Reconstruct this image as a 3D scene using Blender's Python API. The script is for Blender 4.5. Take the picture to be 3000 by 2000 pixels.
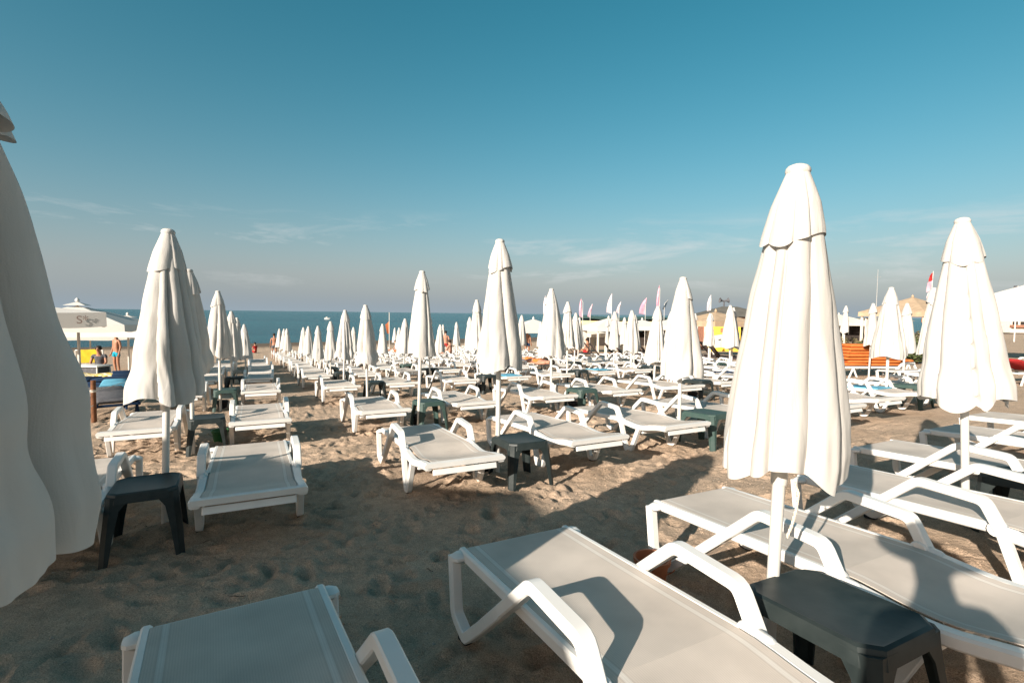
import bpy, math, random
import numpy as np
from mathutils import Matrix, Vector

for o in list(bpy.data.objects):
    bpy.data.objects.remove(o)
SC = bpy.context.scene
COL = SC.collection
RAD = math.radians

# ------------------------------------------------------------------ camera
CAM_H = 1.386
F_PX = 1510.0                       # focal length for a 3000 px wide frame
cam_d = bpy.data.cameras.new('camera')
cam_d.sensor_width = 36.0
cam_d.lens = F_PX / 3000.0 * 36.0
cam_d.clip_start = 0.05
cam_d.clip_end = 60000.0
cam = bpy.data.objects.new('camera', cam_d)
COL.objects.link(cam)
_p, _r = 0.05385, RAD(0.67)
_F = Vector((0, math.cos(_p), -math.sin(_p)))
_R = Vector((1, 0, 0))
_U = _R.cross(_F)
_R2 = math.cos(_r) * _R + math.sin(_r) * _U
_U2 = -math.sin(_r) * _R + math.cos(_r) * _U
_m = Matrix((_R2, _U2, -_F)).transposed().to_4x4()
_m.translation = Vector((0, 0, CAM_H))
cam.matrix_world = _m
SC.camera = cam

# ------------------------------------------------------------------ sun and sky
SUN_EL = RAD(21.5)
SUN_AZ = RAD(38.0)                  # shadows run 38 degrees right of straight ahead
TO_SUN = Vector((-math.sin(SUN_AZ) * math.cos(SUN_EL), -math.cos(SUN_AZ) * math.cos(SUN_EL), math.sin(SUN_EL)))
sun_d = bpy.data.lights.new('sun', 'SUN')
sun_d.energy = 4.25
sun_d.angle = RAD(0.53)
sun_d.color = (1.0, 0.905, 0.79)
sun = bpy.data.objects.new('sun', sun_d)
COL.objects.link(sun)
sun.rotation_euler = TO_SUN.to_track_quat('Z', 'Y').to_euler()
sun.location = (0, 0, 30)

world = bpy.data.worlds.new('World')
SC.world = world
world.use_nodes = True
wn, wl = world.node_tree.nodes, world.node_tree.links
wn.clear()
w_out = wn.new('ShaderNodeOutputWorld')
w_bg = wn.new('ShaderNodeBackground')
w_bg.inputs['Strength'].default_value = 0.0540
w_sky = wn.new('ShaderNodeTexSky')
w_sky.sky_type = 'NISHITA'
w_sky.sun_disc = False
w_sky.sun_elevation = SUN_EL
w_sky.sun_rotation = math.atan2(TO_SUN.x, TO_SUN.y) % (2 * math.pi)
w_sky.altitude = 0.0
w_sky.air_density = 1.0
w_sky.dust_density = 1.6
w_sky.ozone_density = 1.2
# the photograph's blues lean to teal: one even grade over the whole dome, red falls where the sky is blue
w_cs = wn.new('ShaderNodeSeparateColor'); wl.new(w_sky.outputs[0], w_cs.inputs[0])
w_d = wn.new('ShaderNodeMath'); w_d.operation = 'SUBTRACT'; wl.new(w_cs.outputs[2], w_d.inputs[0]); wl.new(w_cs.outputs[0], w_d.inputs[1])
w_d0 = wn.new('ShaderNodeMath'); w_d0.operation = 'MAXIMUM'; w_d0.inputs[1].default_value = 0.0; wl.new(w_d.outputs[0], w_d0.inputs[0])
w_r0 = wn.new('ShaderNodeMath'); w_r0.operation = 'MULTIPLY_ADD'; w_r0.inputs[1].default_value = -0.46; wl.new(w_d0.outputs[0], w_r0.inputs[0]); wl.new(w_cs.outputs[0], w_r0.inputs[2])
w_g0 = wn.new('ShaderNodeMath'); w_g0.operation = 'MULTIPLY_ADD'; w_g0.inputs[1].default_value = 0.06; wl.new(w_d0.outputs[0], w_g0.inputs[0]); wl.new(w_cs.outputs[1], w_g0.inputs[2])
w_tint = wn.new('ShaderNodeCombineColor')
w_g1 = wn.new('ShaderNodeMath'); w_g1.operation = 'MULTIPLY'; w_g1.inputs[1].default_value = 0.90; wl.new(w_g0.outputs[0], w_g1.inputs[0])
w_b1 = wn.new('ShaderNodeMath'); w_b1.operation = 'MULTIPLY'; w_b1.inputs[1].default_value = 0.87; wl.new(w_cs.outputs[2], w_b1.inputs[0])
wl.new(w_r0.outputs[0], w_tint.inputs[0]); wl.new(w_g1.outputs[0], w_tint.inputs[1]); wl.new(w_b1.outputs[0], w_tint.inputs[2])
# pale sea haze that thickens evenly towards the horizon
w_tc0 = wn.new('ShaderNodeTexCoord'); w_sp0 = wn.new('ShaderNodeSeparateXYZ')
wl.new(w_tc0.outputs['Generated'], w_sp0.inputs[0])
w_mx = wn.new('ShaderNodeMath'); w_mx.operation = 'MAXIMUM'; w_mx.inputs[1].default_value = 0.0
w_dv = wn.new('ShaderNodeMath'); w_dv.operation = 'DIVIDE'; w_dv.inputs[1].default_value = -0.115
w_ex = wn.new('ShaderNodeMath'); w_ex.operation = 'EXPONENT'
w_k = wn.new('ShaderNodeMath'); w_k.operation = 'MULTIPLY'; w_k.inputs[1].default_value = 0.93
wl.new(w_sp0.outputs[2], w_mx.inputs[0]); wl.new(w_mx.outputs[0], w_dv.inputs[0]); wl.new(w_dv.outputs[0], w_ex.inputs[0]); wl.new(w_ex.outputs[0], w_k.inputs[0])
w_hz = wn.new('ShaderNodeMix'); w_hz.data_type = 'RGBA'; w_hz.inputs[7].default_value = (2.62, 3.25, 3.78, 1)
wl.new(w_k.outputs[0], w_hz.inputs[0]); wl.new(w_tint.outputs[0], w_hz.inputs[6])
# thin streaks of cirrus in a low band all round the sky
w_tc = wn.new('ShaderNodeTexCoord')
w_map = wn.new('ShaderNodeMapping'); w_map.inputs['Scale'].default_value = (2.2, 2.2, 14.0)
w_map.inputs['Rotation'].default_value = (RAD(2.5), RAD(3.0), RAD(108))
w_n = wn.new('ShaderNodeTexNoise'); w_n.inputs['Scale'].default_value = 1.55; w_n.inputs['Detail'].default_value = 9
w_n.inputs['Roughness'].default_value = 0.62; w_n.inputs['Distortion'].default_value = 0.35
w_r = wn.new('ShaderNodeValToRGB')
w_r.color_ramp.elements[0].position = 0.52; w_r.color_ramp.elements[0].color = (0, 0, 0, 1)
w_r.color_ramp.elements[1].position = 0.74; w_r.color_ramp.elements[1].color = (1, 1, 1, 1)
w_sep = wn.new('ShaderNodeSeparateXYZ')
w_band = wn.new('ShaderNodeValToRGB')
for e, (pos, v) in zip((w_band.color_ramp.elements[0], w_band.color_ramp.elements[1]), ((0.03, 0), (0.19, 0))):
    e.position = pos; e.color = (v, v, v, 1)
for pos, v in ((0.075, 0.9), (0.125, 0.9)):
    e = w_band.color_ramp.elements.new(pos); e.color = (v, v, v, 1)
w_mul = wn.new('ShaderNodeMath'); w_mul.operation = 'MULTIPLY'
w_mul2 = wn.new('ShaderNodeMath'); w_mul2.operation = 'MULTIPLY'; w_mul2.inputs[1].default_value = 0.8
w_cl = wn.new('ShaderNodeMix'); w_cl.data_type = 'RGBA'
w_cl.inputs[7].default_value = (5.8, 5.9, 5.9, 1)
wl.new(w_tc.outputs['Generated'], w_map.inputs[0]); wl.new(w_map.outputs[0], w_n.inputs['Vector'])
wl.new(w_n.outputs[0], w_r.inputs[0]); wl.new(w_tc.outputs['Generated'], w_sep.inputs[0])
wl.new(w_sep.outputs[2], w_band.inputs[0])
wl.new(w_r.outputs[0], w_mul.inputs[0]); wl.new(w_band.outputs[0], w_mul.inputs[1])
wl.new(w_mul.outputs[0], w_mul2.inputs[0]); wl.new(w_mul2.outputs[0], w_cl.inputs[0])
wl.new(w_hz.outputs[2], w_cl.inputs[6]); wl.new(w_cl.outputs[2], w_bg.inputs[0])
wl.new(w_bg.outputs[0], w_out.inputs[0])

SC.view_settings.view_transform = 'Standard'
SC.view_settings.look = 'None'
SC.view_settings.gamma = 1.0
SC.view_settings.use_curve_mapping = False
SC.view_settings.exposure = 1.25
SC.render.resolution_x, SC.render.resolution_y = 1024, 682

# ------------------------------------------------------------------ beach coordinates
# "lat" runs along the shore to the right, "al" runs down the beach to the sea; loungers lie along "al", heads to the sea
TH = -1.1053
LATV = Vector((-math.sin(TH), math.cos(TH), 0))
ALV = Vector((-math.cos(TH), -math.sin(TH), 0))
SLOPE = 0.0485
SEA_Z = -2.62

def gz(lat, al):
    z = 0.0033 * np.clip(lat, -40, 40) - SLOPE * np.minimum(al, 44.0)
    return z - 0.0185 * np.maximum(np.asarray(al) - 44.0, 0)

def W(lat, al, dz=0.0):
    v = LATV * lat + ALV * al
    return Vector((v.x, v.y, float(gz(lat, al)) + dz))

def LA(x, y):
    return x * LATV.x + y * LATV.y, x * ALV.x + y * ALV.y

def col(px, depth, dz=0.0):         # ground point in the photo column px at a given distance
    return W(*LA((px - 1500) / F_PX * depth, depth), dz)

# orientation that lies on the slope: x to the lounger's foot, y to the right along the shore
_gx = (-ALV + Vector((0, 0, SLOPE))).normalized()
_gy = LATV.copy()
SLOPE_M = Matrix((_gx, _gy, _gx.cross(_gy))).transposed()

# ------------------------------------------------------------------ helpers
def tag(o, label=None, cat=None, group=None, kind=None):
    if label: o['label'] = label
    if cat: o['category'] = cat
    if group: o['group'] = group
    if kind: o['kind'] = kind
    return o

def empty(name, loc, rot=None, label=None, cat=None, group=None):
    o = bpy.data.objects.new(name, None)
    o.empty_display_size = 0.2
    COL.objects.link(o)
    m = rot.to_4x4() if rot is not None else Matrix.Identity(4)
    m.translation = loc
    o.matrix_world = m
    return tag(o, label, cat, group)

def link(name, me, parent=None, m=None):
    o = bpy.data.objects.new(name, me)
    COL.objects.link(o)
    if parent: o.parent = parent
    if m is not None: o.matrix_local = m
    return o

def rotz(a):
    return Matrix.Rotation(a, 3, 'Z')

class MB:
    def __init__(s):
        s.v, s.f = [], []
    def add(s, v, f):
        b = len(s.v)
        s.v += [tuple(p) for p in v]
        s.f += [tuple(i + b for i in q) for q in f]
        return s
    def box(s, c, size, rot=None, bev=0.0):
        x, y, z = [d / 2 for d in size]
        if bev <= 0:
            v = [Vector((i * x, j * y, k * z)) for i in (-1, 1) for j in (-1, 1) for k in (-1, 1)]
            f = [(0, 1, 3, 2), (4, 6, 7, 5), (0, 4, 5, 1), (2, 3, 7, 6), (0, 2, 6, 4), (1, 5, 7, 3)]
        else:
            b = min(bev, x * .9, y * .9, z * .9)
            v, f = [], []
            rings = [(x - b, y - b, -z), (x, y, -z + b), (x, y, z - b), (x - b, y - b, z)]
            for (a, c2, h) in rings:
                v += [Vector(p) for p in ((-a, -c2 + b, h), (-a + b, -c2, h), (a - b, -c2, h), (a, -c2 + b, h),
                                          (a, c2 - b, h), (a - b, c2, h), (-a + b, c2, h), (-a, c2 - b, h))]
            for r in range(3):
                for i in range(8):
                    j = (i + 1) % 8
                    f.append((r * 8 + i, r * 8 + j, r * 8 + 8 + j, r * 8 + 8 + i))
            f.append(tuple(range(7, -1, -1))); f.append(tuple(range(24, 32)))
        c = Vector(c)
        v = [(rot @ p if rot is not None else p) + c for p in v]
        return s.add(v, f)
    def tube(s, pts, rad, n=10, cap=True):
        pts = [Vector(p) for p in pts]
        if not hasattr(rad, '__len__'): rad = [rad] * len(pts)
        v, f = [], []
        ref = None
        for i, p in enumerate(pts):
            t = (pts[min(i + 1, len(pts) - 1)] - pts[max(i - 1, 0)]).normalized()
            if ref is None:
                ref = t.orthogonal().normalized()
            a = (ref - t * ref.dot(t)).normalized(); ref = a
            b = t.cross(a)
            v += [p + (a * math.cos(2 * math.pi * k / n) + b * math.sin(2 * math.pi * k / n)) * rad[i] for k in range(n)]
        for i in range(len(pts) - 1):
            for k in range(n):
                k2 = (k + 1) % n
                f.append((i * n + k, i * n + k2, i * n + n + k2, i * n + n + k))
        if cap:
            f.append(tuple(range(n - 1, -1, -1))); f.append(tuple(range((len(pts) - 1) * n, len(pts) * n)))
        return s.add(v, f)
    def lathe(s, prof, n=16, c=(0, 0, 0), cap=True):
        v, f = [], []
        for r, z in prof:
            v += [(c[0] + r * math.cos(2 * math.pi * k / n), c[1] + r * math.sin(2 * math.pi * k / n), c[2] + z) for k in range(n)]
        for i in range(len(prof) - 1):
            for k in range(n):
                k2 = (k + 1) % n
                f.append((i * n + k, i * n + k2, i * n + n + k2, i * n + n + k))
        if cap:
            f.append(tuple(range(n - 1, -1, -1))); f.append(tuple(range((len(prof) - 1) * n, len(prof) * n)))
        return s.add(v, f)
    def sweep(s, path, w, t, ch, y0=0.0, cap=True):
        """rectangular bar w (along y) by t, chamfered, swept along a path of (x, z[, t]) in the xz plane"""
        n = len(path); v, f = [], []
        P = [Vector((q[0], 0, q[1])) for q in path]
        for i in range(n):
            d0 = (P[i] - P[i - 1]).normalized() if i > 0 else (P[1] - P[0]).normalized()
            d1 = (P[i + 1] - P[i]).normalized() if i < n - 1 else d0
            n0, n1 = Vector((-d0.z, 0, d0.x)), Vector((-d1.z, 0, d1.x))
            nn = (n0 + n1)
            nn = nn.normalized() if nn.length > 1e-6 else n0
            k = 1.0 / max(0.45, nn.dot(n0))
            tt = path[i][2] if len(path[i]) > 2 else t
            a, b = w / 2, tt / 2
            for (yy, zz) in ((-a, -b + ch), (-a + ch, -b), (a - ch, -b), (a, -b + ch), (a, b - ch), (a - ch, b), (-a + ch, b), (-a, b - ch)):
                q = P[i] + nn * (zz * k); v.append((q.x, y0 + yy, q.z))
        for i in range(n - 1):
            for j in range(8):
                j2 = (j + 1) % 8
                f.append((i * 8 + j, i * 8 + 8 + j, i * 8 + 8 + j2, i * 8 + j2))
        if cap:
            f.append(tuple(range(8))); f.append(tuple(range((n - 1) * 8 + 7, (n - 1) * 8 - 1, -1)))
        return s.add(v, f)
    def slab(s, xs, ys, zf, th):
        nx, ny = len(xs), len(ys)
        v = [(x, y, zf(x, y)) for x in xs for y in ys] + [(x, y, zf(x, y) - th) for x in xs for y in ys]
        f = []; N = nx * ny
        I = lambda i, j: i * ny + j
        for i in range(nx - 1):
            for j in range(ny - 1):
                f.append((I(i, j), I(i + 1, j), I(i + 1, j + 1), I(i, j + 1)))
                f.append((N + I(i, j), N + I(i, j + 1), N + I(i + 1, j + 1), N + I(i + 1, j)))
        for i in range(nx - 1):
            f.append((I(i, 0), N + I(i, 0), N + I(i + 1, 0), I(i + 1, 0)))
            f.append((I(i, ny - 1), I(i + 1, ny - 1), N + I(i + 1, ny - 1), N + I(i, ny - 1)))
        for j in range(ny - 1):
            f.append((I(0, j), I(0, j + 1), N + I(0, j + 1), N + I(0, j)))
            f.append((I(nx - 1, j), N + I(nx - 1, j), N + I(nx - 1, j + 1), I(nx - 1, j + 1)))
        return s.add(v, f)
    def mesh(s, name, mat, smooth=40):
        me = bpy.data.meshes.new(name)
        me.from_pydata([tuple(p) for p in s.v], [], s.f)
        me.materials.append(mat)
        if smooth:
            me.polygons.foreach_set('use_smooth', [True] * len(me.polygons))
            if smooth < 180: me.set_sharp_from_angle(angle=RAD(smooth))
        me.update()
        return me
    def build(s, name, mat, parent=None, smooth=40, m=None):
        return link(name, s.mesh(name, mat, smooth), parent, m)

def fillet(pts, r, n=4):
    out = [pts[0]]
    for i in range(1, len(pts) - 1):
        a, b, c = Vector(pts[i - 1][:2]), Vector(pts[i][:2]), Vector(pts[i + 1][:2])
        rr = min(r, (a - b).length * .45, (c - b).length * .45)
        p, q = b + (a - b).normalized() * rr, b + (c - b).normalized() * rr
        for k in range(n + 1):
            t = k / n
            w = p * (1 - t) ** 2 + b * 2 * t * (1 - t) + q * t * t
            out.append((w.x, w.y))
    out.append(pts[-1])
    return out

def copy_tree(o, parent=None):
    c = o.copy()
    COL.objects.link(c)
    if parent is not None:
        c.parent = parent
        c.matrix_parent_inverse = o.matrix_parent_inverse.copy()
    for ch in o.children: copy_tree(ch, c)
    return c

def place(o, loc, rot):
    m = rot.to_4x4(); m.translation = loc
    o.matrix_world = m

# ------------------------------------------------------------------ materials
MATS = {}
def mat(name, color, rough=0.6, spec=0.4, noise=0.0, nscale=6.0, bump=0.0, bscale=60.0, trans=0.0, dirt=None, metal=0.0, wrinkle=False):
    if name in MATS: return MATS[name]
    m = bpy.data.materials.new(name); m.use_nodes = True
    N, L = m.node_tree.nodes, m.node_tree.links
    b = N['Principled BSDF']
    b.inputs['Base Color'].default_value = (*color, 1)
    b.inputs['Roughness'].default_value = rough
    b.inputs['Specular IOR Level'].default_value = spec
    b.inputs['Metallic'].default_value = metal
    tc = N.new('ShaderNodeTexCoord')
    if noise > 0:
        n = N.new('ShaderNodeTexNoise'); n.inputs['Scale'].default_value = nscale; n.inputs['Detail'].default_value = 6
        oi = N.new('ShaderNodeObjectInfo')
        va = N.new('ShaderNodeVectorMath'); va.operation = 'ADD'
        vm = N.new('ShaderNodeMath'); vm.operation = 'MULTIPLY'; vm.inputs[1].default_value = 37.0
        L.new(oi.outputs['Random'], vm.inputs[0]); L.new(tc.outputs['Object'], va.inputs[0]); L.new(vm.outputs[0], va.inputs[1])
        L.new(va.outputs[0], n.inputs['Vector'])
        r = N.new('ShaderNodeValToRGB')
        r.color_ramp.elements[0].position = 0.3; r.color_ramp.elements[1].position = 0.72
        d = dirt or tuple(c * (1 - noise) for c in color)
        mix = tuple(c * (1 - noise) + e * noise for c, e in zip(color, d)) if dirt else d
        r.color_ramp.elements[0].color = (*mix, 1); r.color_ramp.elements[1].color = (*color, 1)
        L.new(n.outputs[0], r.inputs[0]); L.new(r.outputs[0], b.inputs['Base Color'])
    if bump > 0:
        n2 = N.new('ShaderNodeTexNoise'); n2.inputs['Scale'].default_value = bscale; n2.inputs['Detail'].default_value = 4
        L.new(tc.outputs['Object'], n2.inputs['Vector'])
        bp = N.new('ShaderNodeBump'); bp.inputs['Strength'].default_value = bump; bp.inputs['Distance'].default_value = 0.01
        L.new(n2.outputs[0], bp.inputs['Height']); L.new(bp.outputs[0], b.inputs['Normal'])
        if wrinkle:                 # long soft creases that hang down the cloth
            mp = N.new('ShaderNodeMapping'); mp.inputs['Scale'].default_value = (10, 10, 2.2); L.new(tc.outputs['Object'], mp.inputs[0])
            n3 = N.new('ShaderNodeTexNoise'); n3.inputs['Scale'].default_value = 1.0; n3.inputs['Detail'].default_value = 4; n3.inputs['Distortion'].default_value = .6
            L.new(mp.outputs[0], n3.inputs['Vector'])
            bp3 = N.new('ShaderNodeBump'); bp3.inputs['Strength'].default_value = 0.35; bp3.inputs['Distance'].default_value = 0.028
            L.new(n3.outputs[0], bp3.inputs['Height']); L.new(bp3.outputs[0], bp.inputs['Normal'])
    if trans > 0:
        t = N.new('ShaderNodeBsdfTranslucent'); t.inputs[0].default_value = (*color, 1)
        mx = N.new('ShaderNodeMixShader'); mx.inputs[0].default_value = trans
        out = N['Material Output']
        L.new(b.outputs[0], mx.inputs[1]); L.new(t.outputs[0], mx.inputs[2]); L.new(mx.outputs[0], out.inputs[0])
    MATS[name] = m
    return m

M_WHITE = mat('white_plastic', (0.68, 0.67, 0.645), 0.38, 0.45, noise=0.35, nscale=7, dirt=(0.54, 0.50, 0.44))
M_CANVAS = mat('white_canvas', (0.56, 0.54, 0.51), 0.9, 0.1, noise=0.45, nscale=3.2, dirt=(0.47, 0.438, 0.39), bump=0.12, bscale=260, trans=0.17, wrinkle=True)
M_POLE = mat('white_pole_paint', (0.58, 0.565, 0.53), 0.35, 0.5, noise=0.4, nscale=10, dirt=(0.44, 0.40, 0.33))
M_TENT = mat('tent_cloth', (0.64, 0.615, 0.575), 0.9, 0.1, noise=0.3, nscale=2, dirt=(0.54, 0.50, 0.44), trans=0.12)
M_BLACK = mat('black_rubber', (0.012, 0.012, 0.013), 0.6, 0.3)
M_DARK = mat('dark_green_black_plastic', (0.012, 0.018, 0.018), 0.5, 0.28, noise=0.6, nscale=14, dirt=(0.030, 0.038, 0.037), bump=.06, bscale=30)
M_GREEN = mat('weathered_green_plastic', (0.028, 0.058, 0.050), 0.55, 0.3, noise=0.6, nscale=12, dirt=(0.055, 0.080, 0.072))
M_STEEL = mat('grey_steel', (0.45, 0.45, 0.44), 0.4, 0.5, metal=0.6)
M_WOOD = mat('brown_wood', (0.20, 0.085, 0.04), 0.8, 0.2, noise=0.5, nscale=18)
M_ROPE = mat('pale_rope', (0.55, 0.5, 0.42), 0.9, 0.1)

def sling_material():
    m = bpy.data.materials.new('beige_mesh_sling'); m.use_nodes = True
    N, L = m.node_tree.nodes, m.node_tree.links
    b = N['Principled BSDF']; b.inputs['Roughness'].default_value = 0.75; b.inputs['Specular IOR Level'].default_value = 0.25
    tc = N.new('ShaderNodeTexCoord')
    sp = N.new('ShaderNodeSeparateXYZ'); L.new(tc.outputs['Object'], sp.inputs[0])
    # seam stripes that run parallel to both sides of the cloth
    ab = N.new('ShaderNodeMath'); ab.operation = 'ABSOLUTE'; L.new(sp.outputs[1], ab.inputs[0])
    r = N.new('ShaderNodeValToRGB'); r.color_ramp.interpolation = 'CONSTANT'
    base, seam, edge = (0.60, 0.528, 0.46), (0.68, 0.63, 0.57), (0.52, 0.455, 0.395)
    els = r.color_ramp.elements
    els[0].position = 0.0; els[0].color = (*base, 1)
    els[1].position = 0.203; els[1].color = (*edge, 1)
    for p, c in ((0.206, seam), (0.224, edge), (0.227, base)):
        e = els.new(p); e.color = (*c, 1)
    L.new(ab.outputs[0], r.inputs[0])
    n = N.new('ShaderNodeTexNoise'); n.inputs['Scale'].default_value = 4.0; n.inputs['Detail'].default_value = 7
    oi = N.new('ShaderNodeObjectInfo')
    va = N.new('ShaderNodeVectorMath'); va.operation = 'ADD'
    L.new(tc.outputs['Object'], va.inputs[0]); L.new(oi.outputs['Location'], va.inputs[1])
    L.new(va.outputs[0], n.inputs['Vector'])
    mr = N.new('ShaderNodeMapRange'); mr.inputs[1].default_value = 0.3; mr.inputs[2].default_value = 0.7
    mr.inputs[3].default_value = 0.82; mr.inputs[4].default_value = 1.05
    L.new(n.outputs[0], mr.inputs[0])
    mx = N.new('ShaderNodeMix'); mx.data_type = 'RGBA'; mx.blend_type = 'MULTIPLY'; mx.inputs[0].default_value = 1
    L.new(r.outputs[0], mx.inputs[6]); L.new(mr.outputs[0], mx.inputs[7])
    wv = N.new('ShaderNodeTexWave'); wv.inputs['Scale'].default_value = 42; wv.bands_direction = 'Y'; L.new(tc.outputs['Object'], wv.inputs[0])
    mw = N.new('ShaderNodeMapRange'); mw.inputs[3].default_value = 0.93; mw.inputs[4].default_value = 1.04; L.new(wv.outputs[1], mw.inputs[0])
    mx1 = N.new('ShaderNodeMix'); mx1.data_type = 'RGBA'; mx1.blend_type = 'MULTIPLY'; mx1.inputs[0].default_value = 1
    L.new(mx.outputs[2], mx1.inputs[6]); L.new(mw.outputs[0], mx1.inputs[7])
    L.new(mx1.outputs[2], b.inputs['Base Color'])
    w1 = N.new('ShaderNodeTexWave'); w1.inputs['Scale'].default_value = 95; w1.bands_direction = 'X'
    w2 = N.new('ShaderNodeTexWave'); w2.inputs['Scale'].default_value = 95; w2.bands_direction = 'Y'
    L.new(tc.outputs['Object'], w1.inputs[0]); L.new(tc.outputs['Object'], w2.inputs[0])
    ad = N.new('ShaderNodeMath'); L.new(w1.outputs[1], ad.inputs[0]); L.new(w2.outputs[1], ad.inputs[1])
    bp = N.new('ShaderNodeBump'); bp.inputs['Strength'].default_value = 0.25; bp.inputs['Distance'].default_value = 0.002
    L.new(ad.outputs[0], bp.inputs['Height']); L.new(bp.outputs[0], b.inputs['Normal'])
    t = N.new('ShaderNodeBsdfTranslucent'); t.inputs[0].default_value = (0.6, 0.5, 0.38, 1)
    ms = N.new('ShaderNodeMixShader'); ms.inputs[0].default_value = 0.1
    L.new(b.outputs[0], ms.inputs[1]); L.new(t.outputs[0], ms.inputs[2]); L.new(ms.outputs[0], N['Material Output'].inputs[0])
    return m
M_SLING = sling_material()

def sand_material():
    m = bpy.data.materials.new('beach_sand'); m.use_nodes = True
    N, L = m.node_tree.nodes, m.node_tree.links
    b = N['Principled BSDF']; b.inputs['Roughness'].default_value = 0.95; b.inputs['Specular IOR Level'].default_value = 0.12
    tc = N.new('ShaderNodeTexCoord')
    def noise(sc, det=6, ro=0.55):
        n = N.new('ShaderNodeTexNoise'); n.inputs['Scale'].default_value = sc; n.inputs['Detail'].default_value = det
        n.inputs['Roughness'].default_value = ro; L.new(tc.outputs['Object'], n.inputs['Vector']); return n
    n1 = noise(1.3, 7); r1 = N.new('ShaderNodeValToRGB')
    r1.color_ramp.elements[0].position = 0.3; r1.color_ramp.elements[0].color = (0.47, 0.352, 0.255, 1)
    r1.color_ramp.elements[1].position = 0.72; r1.color_ramp.elements[1].color = (0.62, 0.465, 0.345, 1)
    L.new(n1.outputs[0], r1.inputs[0])
    n2 = noise(190, 3, 0.7); r2 = N.new('ShaderNodeValToRGB')
    r2.color_ramp.elements[0].position = 0.30; r2.color_ramp.elements[0].color = (0.42, 0.42, 0.42, 1)
    r2.color_ramp.elements[1].position = 0.68; r2.color_ramp.elements[1].color = (1.22, 1.2, 1.17, 1)
    L.new(n2.outputs[0], r2.inputs[0])
    mx = N.new('ShaderNodeMix'); mx.data_type = 'RGBA'; mx.blend_type = 'MULTIPLY'; mx.inputs[0].default_value = 1
    L.new(r1.outputs[0], mx.inputs[6]); L.new(r2.outputs[0], mx.inputs[7])
    n5 = noise(11, 5, 0.65); r5 = N.new('ShaderNodeValToRGB')
    r5.color_ramp.elements[0].position = 0.34; r5.color_ramp.elements[0].color = (0.76, 0.77, 0.78, 1)
    r5.color_ramp.elements[1].position = 0.62; r5.color_ramp.elements[1].color = (1.06, 1.05, 1.04, 1)
    L.new(n5.outputs[0], r5.inputs[0])
    mx0 = N.new('ShaderNodeMix'); mx0.data_type = 'RGBA'; mx0.blend_type = 'MULTIPLY'; mx0.inputs[0].default_value = 0.8
    L.new(mx.outputs[2], mx0.inputs[6]); L.new(r5.outputs[0], mx0.inputs[7]); mx = mx0
    # scattered pale shell chips and dark grains
    vo = N.new('ShaderNodeTexVoronoi'); vo.inputs['Scale'].default_value = 26; L.new(tc.outputs['Object'], vo.inputs['Vector'])
    rv = N.new('ShaderNodeValToRGB'); rv.color_ramp.elements[0].position = 0.045; rv.color_ramp.elements[0].color = (1, 1, 1, 1)
    rv.color_ramp.elements[1].position = 0.075; rv.color_ramp.elements[1].color = (0, 0, 0, 1)
    L.new(vo.outputs['Distance'], rv.inputs[0])
    gt = N.new('ShaderNodeSeparateColor'); L.new(vo.outputs['Color'], gt.inputs[0])
    th = N.new('ShaderNodeMath'); th.operation = 'GREATER_THAN'; th.inputs[1].default_value = 0.80; L.new(gt.outputs[0], th.inputs[0])
    mm = N.new('ShaderNodeMath'); mm.operation = 'MULTIPLY'; L.new(rv.outputs[0], mm.inputs[0]); L.new(th.outputs[0], mm.inputs[1])
    cr = N.new('ShaderNodeValToRGB'); cr.color_ramp.elements[0].color = (0.05, 0.045, 0.04, 1); cr.color_ramp.elements[1].color = (0.62, 0.58, 0.52, 1)
    cr.color_ramp.elements[0].position = 0.35; cr.color_ramp.elements[1].position = 0.45
    L.new(gt.outputs[1], cr.inputs[0])
    mx2 = N.new('ShaderNodeMix'); mx2.data_type = 'RGBA'
    L.new(mm.outputs[0], mx2.inputs[0]); L.new(mx.outputs[2], mx2.inputs[6]); L.new(cr.outputs[0], mx2.inputs[7])
    # damp sand along the waterline
    at = N.new('ShaderNodeAttribute'); at.attribute_name = 'damp'
    mx3 = N.new('ShaderNodeMix'); mx3.data_type = 'RGBA'; mx3.inputs[7].default_value = (0.13, 0.10, 0.075, 1)
    L.new(at.outputs['Fac'], mx3.inputs[0]); L.new(mx2.outputs[2], mx3.inputs[6])
    L.new(mx3.outputs[2], b.inputs['Base Color'])
    n3 = noise(38, 7, 0.66); n4 = noise(240, 2)
    ad = N.new('ShaderNodeMath'); ad.operation = 'MULTIPLY_ADD'; ad.inputs[1].default_value = 0.22
    L.new(n4.outputs[0], ad.inputs[0]); L.new(n3.outputs[0], ad.inputs[2])
    bp = N.new('ShaderNodeBump'); bp.inputs['Strength'].default_value = 0.95; bp.inputs['Distance'].default_value = 0.024
    L.new(ad.outputs[0], bp.inputs['Height']); L.new(bp.outputs[0], b.inputs['Normal'])
    return m
M_SAND = sand_material()

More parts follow.
